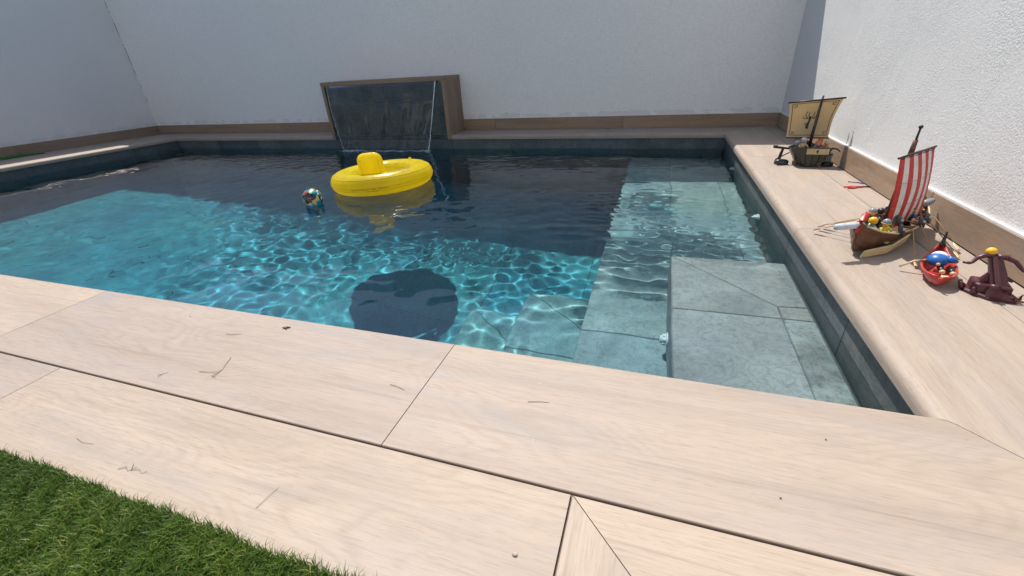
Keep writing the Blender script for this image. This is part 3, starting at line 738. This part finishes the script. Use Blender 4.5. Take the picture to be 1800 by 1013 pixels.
def figure(label, loc, rz, legs, torso, arms, hat, kind='helmet', s=1.0, parent_world=None, group='small toy figures aboard the toy boats', tilt=0.0):
    t = thing('toy_figure', label, 'toy figure', loc, rz, group); t.scale = (s, s, s); t.rotation_euler = (tilt, 0, rz)
    lg = MB().tube([(-.0075, 0, .0), (-.0075, 0, .026)], [.0065, .007], 8).tube([(.0075, 0, .0), (.0075, 0, .026)], [.0065, .007], 8).box((-.014, -.010, 0), (.014, .005, .006))
    obj('legs', lg, legs, t)
    obj('torso', MB().lathe([(.001, .024), (.0135, .024), (.015, .032), (.0125, .044), (.006, .049), (.001, .049)], 14, Matrix.Diagonal((1, .7, 1, 1))), torso, t, True)
    for sd in (-1, 1):
        ar = obj('arm', MB().tube([(sd * .0125, 0, .044), (sd * .020, -.004, .036), (sd * .021, -.014, .030)], [.0048, .0044, .004], 8), arms, t, True)
        obj('hand', MB().tube([(sd * .021, -.014, .030), (sd * .021, -.019, .029)], [.0038, .004], 8), SKIN, ar, True)
    hd = obj('head', MB().ball((0, 0, .060), .0125, (1, .95, 1), 16, 12), SKIN, t, True)
    for sd in (-1, 1): obj('eye', MB().ball((sd * .0045, -.0112, .0615), .0014, n=6, m=4), BLK, hd, True)
    obj('mouth', MB().tube([(-.004, -.0108, .056), (0, -.0117, .0548), (.004, -.0108, .056)], .0006, 5), DBRN, hd)
    if kind == 'helmet':
        hm = obj('helmet', MB().lathe([(.0138, .061), (.0142, .065), (.0115, .072), (.006, .0765), (.001, .078)], 16), hat, t, True)
        obj('helmet_rim', MB().lathe([(.0138, .060), (.0152, .0605), (.0152, .0632), (.0138, .0632)], 16, close=True), YELT if hat is not SIL else GREY, hm, True)
    else:
        obj('hair', MB().lathe([(.0128, .055), (.0140, .062), (.0125, .070), (.007, .0745), (.001, .0755)], 14, Matrix.Translation((0, .002, 0))), hat, t, True)
    return t

# --- dark ship with tan sail
SX, SY = .772, 2.700
ship = thing('toy_ship', 'dark olive toy ship with a tan emblem sail on the right coping', 'toy ship', (SX, SY, 0), math.radians(-6))
secs = []
for y, w, zb, zt in ((-.120, .080, .002, .098), (-.09, .094, .0, .092), (-.03, .096, .0, .078), (.04, .088, .0, .078), (.09, .05, .006, .080), (.125, .012, .03, .095)):
    sct = hull_sec(y, w, zb, zt, .006, .022, .62, 3); secs.append([(-p[1], p[0], p[2]) for p in sct])
obj('hull', loft(secs), DGRN, ship)
o2 = [(0, .002)] + [(.080 * (.62 * math.sin(t * H) + .38 * t), .002 + .096 * (1 - math.cos(t * H)) ** .8) for t in (1 / 6, 2 / 6, .5, 4 / 6, 5 / 6, 1)]
pr_ = [(y, z) for y, z in o2] + [(-y, z) for y, z in o2[1:]][::-1]
tm = MB().prism(pr_, 0, .006, .002).mesh('transom')
put('transom', tm, DGRN, ship, loc=(0, -.1155, 0), rot=(H, 0, 0))
obj('deck_plate', MB().box((-.070, -.112, .040), (.070, .06, .044)), DBRN, ship)
obj('transom_panel', MB().box((-.024, -.1235, .066), (.072, -.1205, .094)), C_('parchment', (.52, .42, .24)), ship)
obj('panel_mark', MB().add([(.02, -.1242, .071), (.024, -.1242, .071), (.027, -.1242, .082), (.022, -.1242, .090), (.017, -.1242, .082)], [(0, 1, 2, 3, 4)]), BLK, ship)
for x in (-.045, -.02, .008, .035):
    obj('hull_rib', MB().tube([(x * .85, -.122, .006), (x * 1.1, -.1235, .060)], .0022, 6), BLK, ship)
def S1(u, v, off=0.0):
    xb = -.116 + .188 * u; xt = -.138 + .228 * u
    x = xb + (xt - xb) * v + .008 * math.sin(math.pi * v) * (1 if u > .5 else .6) * (.5 - u) * 2
    z = .132 + (.172 + .018 * u) * v
    y = -.012 + .030 * math.sin(math.pi * v) * math.sin(math.pi * (.15 + .7 * u)) - .01 * v - off
    return (x, y, z)
SAILT = vinyl('toy_sailcloth', (.66, .53, .32), .35, .8)
sg = [[S1(u / 16, v / 14) for u in range(17)] for v in range(15)]
sl = MB().grid(sg).grid([[(p[0], p[1] + .0012, p[2]) for p in reversed(r_)] for r_ in sg])
sail = obj('sail', sl, SAILT, ship, True)
def ribbon(mb, pts, wd):
    for a, b_ in zip(pts[:-1], pts[1:]):
        d = Vector((b_[0] - a[0], b_[1] - a[1])); n = Vector((-d.y, d.x)); n = n / max(n.length, 1e-6)
        wa = wd; q = [(a[0] + n.x * wa, a[1] + n.y * wa), (a[0] - n.x * wa, a[1] - n.y * wa), (b_[0] - n.x * wa, b_[1] - n.y * wa), (b_[0] + n.x * wa, b_[1] + n.y * wa)]
        mb.add([S1(u, v, .0012) for u, v in q], [(0, 1, 2, 3)])
def sub(p, n=8): return [(p[k][0] + (p[k + 1][0] - p[k][0]) * t / n, p[k][1] + (p[k + 1][1] - p[k][1]) * t / n) for k in range(len(p) - 1) for t in range(n)] + [p[-1]]
bd = MB(); ribbon(bd, sub([(.06, .06), (.06, .94), (.94, .94), (.94, .06), (.06, .06)], 10), .007)
for cx, cy, sx_, sy_ in ((.06, .06, 1, 1), (.94, .06, -1, 1), (.06, .94, 1, -1), (.94, .94, -1, -1)):
    ribbon(bd, [(cx + .03 * sx_, cy + .09 * sy_), (cx + .09 * sx_, cy + .09 * sy_), (cx + .09 * sx_, cy + .03 * sy_)], .008)
    ribbon(bd, [(cx + .03 * sx_, cy + .05 * sy_), (cx + .06 * sx_, cy + .05 * sy_), (cx + .06 * sx_, cy + .02 * sy_)], .006)
obj('sail_border', bd, C_('faded_black', (.05, .045, .035), .8), sail)
em = MB()
for sd in (-1, 1):
    ribbon(em, sub([(.5 + sd * .02, .50), (.5 + sd * .09, .53), (.5 + sd * .13, .60), (.5 + sd * .10, .70)], 5), .009)
    ribbon(em, sub([(.5 + sd * .06, .50), (.5 + sd * .14, .50), (.5 + sd * .19, .56)], 5), .008)
    ribbon(em, sub([(.5 + sd * .03, .52), (.5 + sd * .06, .60), (.5 + sd * .05, .68)], 5), .008)
ribbon(em, sub([(.49, .56), (.485, .46), (.47, .38), (.46, .22)], 6), .022)
ribbon(em, sub([(.48, .40), (.44, .34), (.43, .24)], 5), .014)
ribbon(em, sub([(.47, .36), (.42, .38), (.39, .32)], 4), .010)
obj('sail_emblem', em, BLK, sail)
mast = obj('mast', MB().tube([(-.005, -.035, .02), (-.004, -.032, .16), (-.002, -.028, .27), (0, -.026, .335)], [.0085, .0075, .006, .0042], 10), BLK, ship, True)
obj('mast_collar', MB().tube([(-.008, -.038, .19), (-.006, -.037, .28)], [.004, .0035], 8), DGREY, mast)
obj('yard', MB().tube([S1(-.03, 1.0, .004), S1(.5, 1.0, .004), S1(1.03, 1.0, .004)], .0042, 8), BLK, ship, True)
obj('boom', MB().tube([S1(-.02, -.01, .004), S1(.5, -.01, .004), S1(1.02, -.01, .004)], .0032, 8), BLK, ship, True)
gun = obj('side_crossbow', MB().tube([(-.165, -.055, .088), (-.10, -.045, .080), (-.06, -.03, .082)], [.0065, .0055, .005], 8).box((-.170, -.062, .083), (-.150, -.048, .096)), BLK, ship)
obj('crossbow_post', MB().tube([(-.132, -.052, .02), (-.122, -.048, .082)], [.009, .006], 8), BLK, gun)
obj('side_pod', MB().lathe([(.001, 0), (.026, 0), (.028, .008), (.027, .019), (.018, .025), (.001, .026)], 16, Matrix.Translation((-.118, -.062, 0)) @ Matrix.Diagonal((1.25, .8, 1, 1))), DGREY, ship, True)
obj('side_pod', MB().lathe([(.001, 0), (.022, 0), (.025, .008), (.022, .02), (.001, .022)], 16, Matrix.Translation((.088, -.075, 0)) @ Matrix.Diagonal((1.1, .8, 1, 1))), BLK, ship, True)
obj('side_rack', MB().box((.070, -.085, .022), (.098, -.045, .062)).box((.068, -.087, .058), (.100, -.043, .064)), DGREY, ship)
for k in range(3): obj('rack_slat', MB().box((.074 + k * .009, -.0868, .026), (.078 + k * .009, -.0852, .056)), GREY, ship)
obj('stern_bow_arm', MB().tube([(.06, -.10, .085), (.085, -.10, .094), (.108, -.10, .090), (.122, -.10, .078)], [.004, .004, .0035, .0025], 8), BLK, ship, True)
obj('oar', MB().tube([(-.09, -.05, .06), (-.14, -.08, .035), (-.15, -.09, .03)], [.003, .003, .005], 6), DGREY, ship)
figure('silver helmeted toy figure standing at the mast of the dark ship', (SX - .048, SY - .060, .064), math.radians(20), BLK, TAN, TAN, SIL)
figure('purple and orange toy figure beside the mast of the dark ship', (SX + .016, SY - .080, .050), math.radians(-15), PUR, PUR, ORG, ORG, 'hair', tilt=-.2)
figure('orange haired toy figure at the right side of the dark ship', (SX + .058, SY - .066, .050), math.radians(-40), GREY, ORG, GREY, TAN, 'hair')
figure('grey toy figure at the left gunwale of the dark ship', (SX - .066, SY - .03, .052), math.radians(40), DGREY, GREY, BLUE, SIL, s=.9)
figure('brown toy figure right of centre in the dark ship', (SX + .038, SY - .03, .054), math.radians(5), BRN, RED, SKIN, ORG, 'hair')

OARM = C_('oar_wood', (.42, .28, .13))
# --- viking ship with striped sail
VX, VY, VA = .724, 1.558, math.radians(48.7)
vk = thing('toy_longship', 'brown toy longship with a red and white striped sail', 'toy ship', (VX, VY, 0), VA)
def VL(wx, wy, z):
    dx, dy = wx - VX, wy - VY; c, s = math.cos(VA), math.sin(VA); return (c * dx + s * dy, -s * dx + c * dy, z)
def VW(x, y): c, s = math.cos(VA), math.sin(VA); return (VX + c * x - s * y, VY + s * x + c * y)
secs = [hull_sec(x, w * 1.14, zb, zt + .008, .004, .022, .72, 5) for x, w, zb, zt in ((-.222, .003, .030, .096), (-.208, .016, .010, .084), (-.170, .036, .003, .066), (-.11, .050, .001, .050), (-.03, .057, .0, .046), (.05, .056, .0, .046), (.12, .046, .002, .052), (.165, .030, .008, .062), (.192, .014, .02, .074), (.204, .003, .042, .086))]
obj('hull', loft(secs), BRN, vk)
for sd in (-1, 1):
    obj('gunwale', MB().tube([(-.212, sd * .014, .095), (-.170, sd * .041, .075), (-.11, sd * .057, .060), (-.03, sd * .065, .056), (.05, sd * .064, .056), (.12, sd * .0525, .062), (.165, sd * .034, .072), (.198, sd * .011, .086)], .0028, 6), TAN, vk, True)
obj('prow', MB().tube([(-.220, 0, .075), (-.224, 0, .092), (-.220, 0, .110), (-.208, 0, .122), (-.194, 0, .124)], [.006, .0075, .0075, .0085, .006], 10).tube([(-.206, 0, .126), (-.199, .004, .134)], [.003, .001], 6), RED, vk, True)
obj('stern_post', MB().tube([(.200, 0, .05), (.210, 0, .08), (.208, 0, .095), (.198, 0, .102)], [.006, .006, .0055, .004], 8), BRN, vk, True)
obj('stern_cone', MB().tube([(.172, -.012, .080), (.195, -.016, .084), (.215, -.02, .088), (.224, -.022, .089)], [.011, .0115, .008, .003], 12), GREY, vk, True)
obj('side_board', loft([[(-.215, -.026, .001), (-.215, -.023, .004), (-.205, -.026, .022), (-.205, -.029, .020)], [(-.14, -.058, .006), (-.14, -.055, .008), (-.13, -.061, .032), (-.13, -.064, .030)], [(-.065, -.069, .026), (-.065, -.066, .028), (-.055, -.070, .052), (-.055, -.073, .050)]]), TAN, vk)
a = Vector(VL(.514, 1.372, .094)); b_ = Vector(VL(.588, 1.402, .094)); d_ = (b_ - a)
can = obj('bow_cannon', MB().tube([a, a + d_ * .3, a + d_ * .34, a + d_ * .38, b_], [.0088, .0095, .007, .010, .0095], 14), LGREY, vk, True)
obj('cannon_post', MB().tube([b_ - d_ * .30 - Vector((0, 0, .008)), Vector((-.205, .004, .070))], [.004, .005], 8), BLK, can)
obj('mast', MB().tube([(-.051, 0, .016), (-.051, 0, .27)], [.0062, .0055], 10), DBRN, vk, True)
obj('mast_sleeve', MB().tube([(-.051, 0, .262), (-.051, 0, .310)], [.0075, .0055], 10), BRN, vk, True)
obj('mast_tip', MB().tube([(-.051, 0, .305), (-.051, 0, .340)], [.0032, .0026], 8).ball((-.051, 0, .344), .0055, n=12, m=8), BLK, vk, True)
def S2(u, v):
    xb = -.070 + .205 * u; xt = -.158 + .220 * u
    e = v ** .85
    x = xb + (xt - xb) * e + .014 * math.sin(math.pi * v) * u
    z = .046 + .232 * v + .010 * u * (1 - v)
    y = -.014 - .016 * math.sin(math.pi * (v * .9 + .02)) * math.sin(math.pi * (.1 + .85 * u)) - .012 * (1 - v) * u
    return (x, y, z)
M2 = 36
pts = [[S2(u / M2, v / 18) for u in range(M2 + 1)] for v in range(19)]
sl = MB().grid(pts); me = sl.mesh('sail'); me.materials.append(C_('sail_red', (.55, .035, .03), .7)); me.materials.append(C_('sail_white', (.72, .70, .68), .75))
for k, p in enumerate(me.polygons): p.material_index = int((k % M2) / M2 * 9) % 2
so_ = put('sail', me, None, vk, smooth=True)
md = so_.modifiers.new('thickness', 'SOLIDIFY'); md.thickness = .001
for v in (.34, .66): obj('reef_line', MB().tube([tuple(Vector(S2(u / 12, v)) + Vector((0, -.0012, 0))) for u in range(13)], .0005, 5), GREY, so_)
obj('yard', MB().tube([S2(-.05, 1.0), S2(.5, 1.01), S2(1.04, 1.0)], .0032, 8), DBRN, vk, True)
for k in range(9): p = Vector(S2((k + .5) / 9, .995)); obj('yard_ring', MB().lathe([(.0048, -.002), (.0052, 0), (.0048, .002), (.0034, 0)], 10, Matrix.Translation(p) @ Euler((0, H, 0)).to_matrix().to_4x4(), True), BLK, vk, True)
obj('sheet_rope', MB().tube([S2(1, 0), (.15, -.03, .055)], .0009, 5), TAN, vk)
for (wx, wy), x in (((.529, 1.572), -.10), ((.551, 1.607), -.06), ((.569, 1.625), -.03)):
    p0 = Vector((x, .020, .062)); p1 = Vector((x, .065, .060)); p2 = Vector(VL(wx, wy, .012)); d_ = (p2 - p1).normalized()
    o_ = obj('oar', MB().tube([p0, p1, p2 - d_ * .03], .0015, 6), OARM, vk, True)
    obj('oar_blade', MB().tube([p2 - d_ * .034, p2 - d_ * .02, p2], [.002, .0062, .005], 8, .3), BRN, o_)
for (wx, wy), x in (((.712, 1.330), -.035), ((.775, 1.372), .02), ((.846, 1.417), .075), ((.872, 1.470), .12)):
    p0 = Vector((x - .01, -.01, .070)); p1 = Vector((x, -.066, .062)); p2 = Vector(VL(wx, wy, .008)); d_ = (p2 - p1).normalized()
    o_ = obj('oar', MB().tube([p0, p1, p2 - d_ * .03], .0015, 6), OARM, vk, True)
    obj('oar_blade', MB().tube([p2 - d_ * .034, p2 - d_ * .02, p2], [.0016, .0045, .0035], 8, .3), TAN, o_)
for x, y, z, m_ in ((-.085, -.056, .066, BLK), (-.05, -.034, .080, BLK), (.03, -.063, .066, BLK), (.08, -.060, .068, DGREY), (.10, .050, .070, BLK)):
    sh = obj('shield', MB().lathe([(.001, .005), (.008, .0045), (.018, .002), (.0195, 0), (.018, -.001), (.001, -.001)], 20), m_, vk, True, loc=(x, y, z), rot=(math.radians(62 if y < 0 else -62), 0, 0))
    obj('shield_boss', MB().ball((0, 0, .005), .005, n=10, m=6), SIL, sh, True)
for x in (-.12, -.02, .09): obj('thwart', MB().box((x - .006, -.048, .030), (x + .006, .048, .034)), TAN, vk)
for k, (lx, ly, lz, rz, lg, to_, ar_, ht, kd, lb) in enumerate((
    (-.088, .026, .030, .5, BRN, BRN, TAN, GREY, 'helmet', 'grey helmeted toy figure with gold rim left of the striped sail'),
    (-.135, .0, .020, .9, BLK, GRN, WHT, YELT, 'hair', 'yellow haired toy figure in green near the longship prow'),
    (-.118, -.026, .016, -.4, LIME, YELT, LIME, GREY, 'helmet', 'lime and yellow toy figure at the near gunwale behind the prow'),
    (-.030, .022, .020, .2, DBRN, BLK, DGREY, BLK, 'hair', 'black toy figure beside the mast of the longship'),
    (.055, -.020, .020, -.7, BLK, DGREY, BLUE, BLK, 'helmet', 'dark blue armed toy figure under the striped sail'),
    (.110, .0, .022, .3, BLUE, BLK, YELT, PUR, 'hair', 'purple haired toy figure near the longship stern'),
    (.145, -.006, .024, -.3, DGREY, BLUE, YELT, YELT, 'hair', 'yellow haired toy figure at the longship stern'))):
    wx, wy = VW(lx, ly); figure(lb, (wx, wy, lz + .020), VA + rz, lg, to_, ar_, ht, kd, .82)

# --- red rowing boat
BX, BY, BA = .738, 1.290, math.radians(68)
rb = thing('toy_rowboat', 'small coral red toy rowing boat with a black prow spike', 'toy boat', (BX, BY, 0), BA); rb.scale = (.88, .88, .88)
secs = [hull_sec(x * 1.12, w * .92, zb, zt, .0045, .006, .85, 6) for x, w, zb, zt in ((-.095, .004, .020, .040), (-.086, .018, .010, .038), (-.07, .030, .004, .036), (-.045, .039, .001, .034), (-.02, .043, .0, .033), (.01, .043, .0, .034), (.035, .037, .002, .037), (.055, .029, .005, .043), (.075, .018, .014, .052), (.092, .009, .03, .064), (.100, .004, .05, .072))]
sharp_smooth(obj('hull', loft(secs), CRED, rb), 40)
for sd in (-1, 1): obj('rim', MB().tube([(x * 1.12, sd * y * .92, z) for x, y, z in ((-.094, .006, .040), (-.086, .018, .0385), (-.07, .030, .0365), (-.045, .039, .0345), (-.02, .0425, .0335), (.01, .0425, .0345), (.035, .036, .0375), (.055, .028, .0435), (.075, .017, .0525), (.094, .007, .066))], .0028, 8), CRED, rb, True)
obj('prow_spike', MB().tube([(.106, 0, .064), (.110, 0, .088), (.112, 0, .106)], [.005, .004, .0018], 6).box((.098, -.008, .066), (.116, .008, .071)), BLK, rb)
obj('stern_knob', MB().tube([(-.104, 0, .034), (-.114, 0, .036), (-.118, -.004, .044)], [.005, .0045, .003], 8), CRED, rb, True)
obj('oar', MB().tube([(.01, .026, .044), (.0, .056, .036), (-.01, .085, .014)], [.0026, .0026, .004], 6), TAN, rb, True)
obj('thwart', MB().box((-.046, -.036, .020), (-.036, .036, .024)), RED, rb)
obj('crate', MB().box((-.066, -.022, .012), (-.050, -.006, .026)), C_('pale_wood', (.75, .55, .30)), rb)
wx, wy = BX + .012 * math.cos(BA), BY + .012 * math.sin(BA)
rower = thing('toy_figure', 'toy figure in a blue cape with white hair bent over in the red boat', 'toy figure', (wx, wy, .012), BA, 'small toy figures aboard the toy boats')
obj('cape', MB().ball((-.004, .006, .030), .020, (1.15, 1.1, .85), 20, 14).tube([(-.004, -.012, .036), (0, -.024, .034), (.002, -.032, .030)], [.010, .007, .004], 10), BLUE, rower, True)
obj('hair', MB().ball((.020, .002, .031), .016, (.9, 1.15, .95), 18, 12), WHT, rower, True)
for sd in (-1, 1):
    lgp = obj('leg', MB().tube([(-.02, sd * .010 - .012, .018), (-.045, sd * .010 - .016, .016)], [.007, .006], 8), BLK, rower, True)
    obj('foot', MB().ball((-.050, sd * .010 - .016, .016), .0065, n=10, m=6), SKIN, lgp, True)
obj('hand', MB().ball((-.026, .004, .026), .005, n=10, m=6), SKIN, rower, True)

# --- maroon crossbow machine
QX, QY = .806, 1.205
ba = thing('toy_ballista', 'maroon toy crossbow machine with curved bow arms and a yellow knob', 'toy ballista', (QX, QY, 0), math.radians(-14)); ba.scale = (.94, .94, .98)
obj('base_plate', MB().prism([(-.048, -.012), (-.040, -.022), (-.010, -.046), (.042, -.040), (.048, -.018), (.040, .030), (-.030, .034), (-.052, .012)], 0, .010, .003), MAR, ba)
for x, y in ((-.046, 0), (-.044, .016), (-.03, -.026), (.04, -.03)): obj('corner_spike', MB().tube([(x, y, .006), (x * 1.18, y, .012), (x * 1.24, y, .022)], [.006, .0055, .003], 8), MAR, ba, True)
obj('platform', MB().prism([(-.040, -.012), (-.030, -.024), (.0, -.030), (.032, -.024), (.034, .026), (-.036, .028)], .010, .032, .003), MAR, ba)
obj('slope', loft([[(-.030, -.012, .024), (-.006, -.012, .024), (-.006, .012, .024), (-.030, .012, .024)], [(-.012, -.004, .060), (.002, -.004, .060), (.002, .010, .060), (-.012, .010, .060)]]), MAR, ba)
obj('stock', loft([[(-.006, -.030, .012), (.028, -.030, .012), (.028, -.004, .018), (-.006, -.004, .018)], [(-.018, -.006, .060), (.014, -.006, .060), (.014, .014, .062), (-.018, .014, .062)], [(-.028, .010, .093), (-.002, .010, .093), (-.002, .024, .095), (-.028, .024, .095)]]), MAR, ba)
obj('stock_rail', loft([[(.004, -.033, .014), (.016, -.033, .014), (.016, -.029, .016), (.004, -.029, .016)], [(-.022, .006, .094), (-.013, .006, .094), (-.013, .011, .096), (-.022, .011, .096)]]), C_('dull_maroon', (.13, .04, .045)), ba)
obj('bow_arm', MB().tube([(-.018, .014, .094), (-.034, .013, .093), (-.046, .010, .086), (-.053, .006, .074), (-.058, .004, .072), (-.070, .002, .073)], [.0065, .006, .0052, .0042, .004, .003], 8), MAR, ba, True)
obj('bow_arm', MB().tube([(-.014, .014, .094), (.006, .015, .093), (.024, .014, .086), (.036, .012, .074), (.043, .010, .067), (.062, .008, .070)], [.0065, .006, .0055, .0045, .004, .003], 8), MAR, ba, True)
for k in range(4): obj('arm_band', MB().lathe([(.0062, -.001), (.0075, 0), (.0062, .001)], 10, Matrix.Translation((-.006 + k * .005, .0148, .0935)) @ Euler((0, H, 0)).to_matrix().to_4x4()), C_('dull_maroon', (.13, .04, .045)), ba)
obj('yellow_knob', MB().ball((-.024, .020, .103), .0105, (1.05, 1, .95), 16, 10), YELT, ba, True)
obj('front_arm', loft([[(-.018, -.040, .010), (-.006, -.046, .010), (-.004, -.042, .030), (-.016, -.036, .030)], [(.030, -.046, .006), (.038, -.040, .006), (.038, -.038, .016), (.030, -.043, .016)]]), MAR, ba)
obj('winch_drum', MB().tube([(-.016, -.038, .034), (.002, -.040, .034)], .007, 12), MAR, ba, True)
obj('side_peg', MB().tube([(.014, .0, .046), (.032, .0, .040)], [.0045, .003], 8), MAR, ba)
obj('trigger_rod', MB().tube([(.036, -.042, .010), (.07, -.038, .006)], [.0025, .0012], 6), BRN, ba)

# --- loose toy pieces by the skirting
ps = thing('toy_paddle', 'red toy paddle lying on the coping by the right skirting', 'toy paddle', (.845, 2.195, 0), 0)
obj('shaft', MB().tube([(.0, 0, .004), (.062, .004, .003)], .0026, 6), BLK, ps, True)
obj('blade', loft([[(-.045, -.006, .001), (-.045, -.003, .001), (-.045, -.003, .004), (-.045, -.006, .004)], [(-.015, -.012, .001), (-.015, .006, .001), (-.015, .006, .005), (-.015, -.012, .005)], [(.012, -.004, .001), (.012, .003, .001), (.012, .003, .005), (.012, -.004, .005)]]), RED, ps)
ps = thing('toy_paddle', 'red forked toy paddle lying nearest the longship', 'toy paddle', (.838, 2.175, 0), .12)
obj('shaft', MB().tube([(.0, .006, .004), (.036, .014, .003)], .0024, 6), RED, ps, True)
obj('blade', loft([[(-.030, -.006, .001), (-.030, -.003, .001), (-.030, -.003, .004), (-.030, -.006, .004)], [(-.010, -.008, .001), (-.010, .004, .001), (-.010, .004, .005), (-.010, -.008, .005)], [(.008, .002, .001), (.008, .008, .001), (.008, .008, .005), (.008, .002, .005)]]), RED, ps)
ps = thing('toy_paddle', 'purple toy paddle lying closest to the skirting', 'toy paddle', (.872, 2.272, 0), -.25)
obj('shaft', MB().tube([(-.03, 0, .004), (.028, -.004, .003)], .002, 6), PUR, ps, True)
obj('blade', MB().tube([(.012, -.002, .0035), (.022, -.003, .0035), (.030, -.004, .003)], [.003, .006, .003], 8, .4), PUR, ps)
wr = tag(obj('bent_wire', MB().tube([(.905, 2.600, HS + .030), (.9035, 2.606, HS + .065), (.9045, 2.605, HS + .030), (.904, 2.604, HS + .004), (.903, 2.625, HS + .002)], .0008, 5), DGREY), 'thin bent wire standing on the right skirting', 'wire')
# --- green strip by the left wall
gs = thing('turf_strip', 'narrow green turf strip lying beside the left skirting', 'turf strip', (-6.12, 2.45, 0), 0)
TURFG = plastic('turf_green', (.05, .16, .02), .7, .3)
obj('strip', MB().tube([(-.01, -.9, .006), (0.0, -.3, .008), (.02, .15, .008), (.045, .33, .005)], [.034, .038, .032, .008], 8, .6), TURFG, gs, True)
obj('strip', MB().tube([(.06, -.9, .005), (.075, -.45, .006), (.085, -.1, .003)], [.03, .026, .004], 8, .25), TURFG, gs, True)

# ------------------------------------------------------------------ fallen twigs, needles and bits on the deck
STRAW = plastic('dry_straw', (.30, .22, .11), .8, .2); TWIG = plastic('twig_brown', (.20, .145, .09), .8, .2); LEAFM = plastic('dry_leaf', (.10, .075, .05), .8, .2)
def twig(label, paths, m, name='twig', cat='twig', r=.0009):
    mb = MB()
    for p in paths: mb.tube([(x, y, .0012 + .0014 * math.sin(2.5 * k)) for k, (x, y) in enumerate(p)], [.62 * r * (1 - .35 * k / len(p)) for k in range(len(p))], 6)
    return tag(obj(name, mb, m, smooth=True), label, cat, 'dry plant bits on the deck')
twig('forked straw twig on the front coping plank', [[(-.882, .525), (-.870, .500), (-.862, .485), (-.858, .458)], [(-.908, .467), (-.885, .470), (-.868, .477)], [(-.862, .485), (-.866, .462), (-.852, .462)]], STRAW)
twig('tiny curled straw left of the forked twig', [[(-.992, .434), (-.982, .438), (-.978, .448)], [(-.984, .438), (-.982, .428)]], STRAW, 'straw', 'straw', .0007)
twig('short thin needle near the pool edge left of the leaf scrap', [[(-.982, .598), (-.965, .598), (-.942, .609)]], TWIG, 'needle', 'needle', .0008)
twig('short brown needle left of the coping joint', [[(-.467, .537), (-.447, .535), (-.428, .530)]], STRAW, 'needle', 'needle', .0009)
twig('straight dark needle in the middle of the coping', [[(-.182, .560), (-.162, .566), (-.143, .569)]], TWIG, 'needle', 'needle', .0008)
twig('long thin straw on the second plank near the lawn', [[(-.511, .246), (-.508, .266), (-.505, .286)]], STRAW, 'straw', 'straw', .0006)
twig('small curled scrap by the lawn edge', [[(-.800, .236), (-.790, .243), (-.780, .238), (-.770, .248)]], TWIG, 'straw', 'straw', .0007)
twig('squiggly dark scrap above the lawn corner', [[(-.775, .241), (-.762, .246), (-.752, .241), (-.744, .247)], [(-.775, .241), (-.785, .252)]], TWIG, 'straw', 'straw', .0006)
twig('tiny dark straw at the far left of the second plank', [[(-.955, .262), (-.93, .258), (-.905, .262)]], TWIG, 'straw', 'straw', .0005)
lf = MB().prism([(-.858, .655), (-.850, .661), (-.838, .662), (-.846, .657), (-.842, .652), (-.850, .654)], .001, .0035)
tag(obj('leaf_scrap', lf, LEAFM), 'dark curled leaf scrap near the front pool edge', 'leaf', 'dry plant bits on the deck')
tag(obj('pebble', MB().ball((-.122, .290, .0015), .0032, (1.2, .9, .6), 9, 6), plastic('pebble_pale', (.42, .36, .30), .7), smooth=True), 'pale pebble on the plank left of the mitre joint', 'pebble')
for (x, y), lb in (((.215, .468), 'small dark crumb right of the middle of the coping'), ((.305, .600), 'small dark crumb near the right coping corner'), ((-1.163, .640), 'small dark crumb on the left end of the coping')):
    tag(obj('crumb', MB().ball((x, y, .001), .0012, (1.3, 1, .6), 7, 5), LEAFM), lb, 'crumb', 'dry plant bits on the deck')
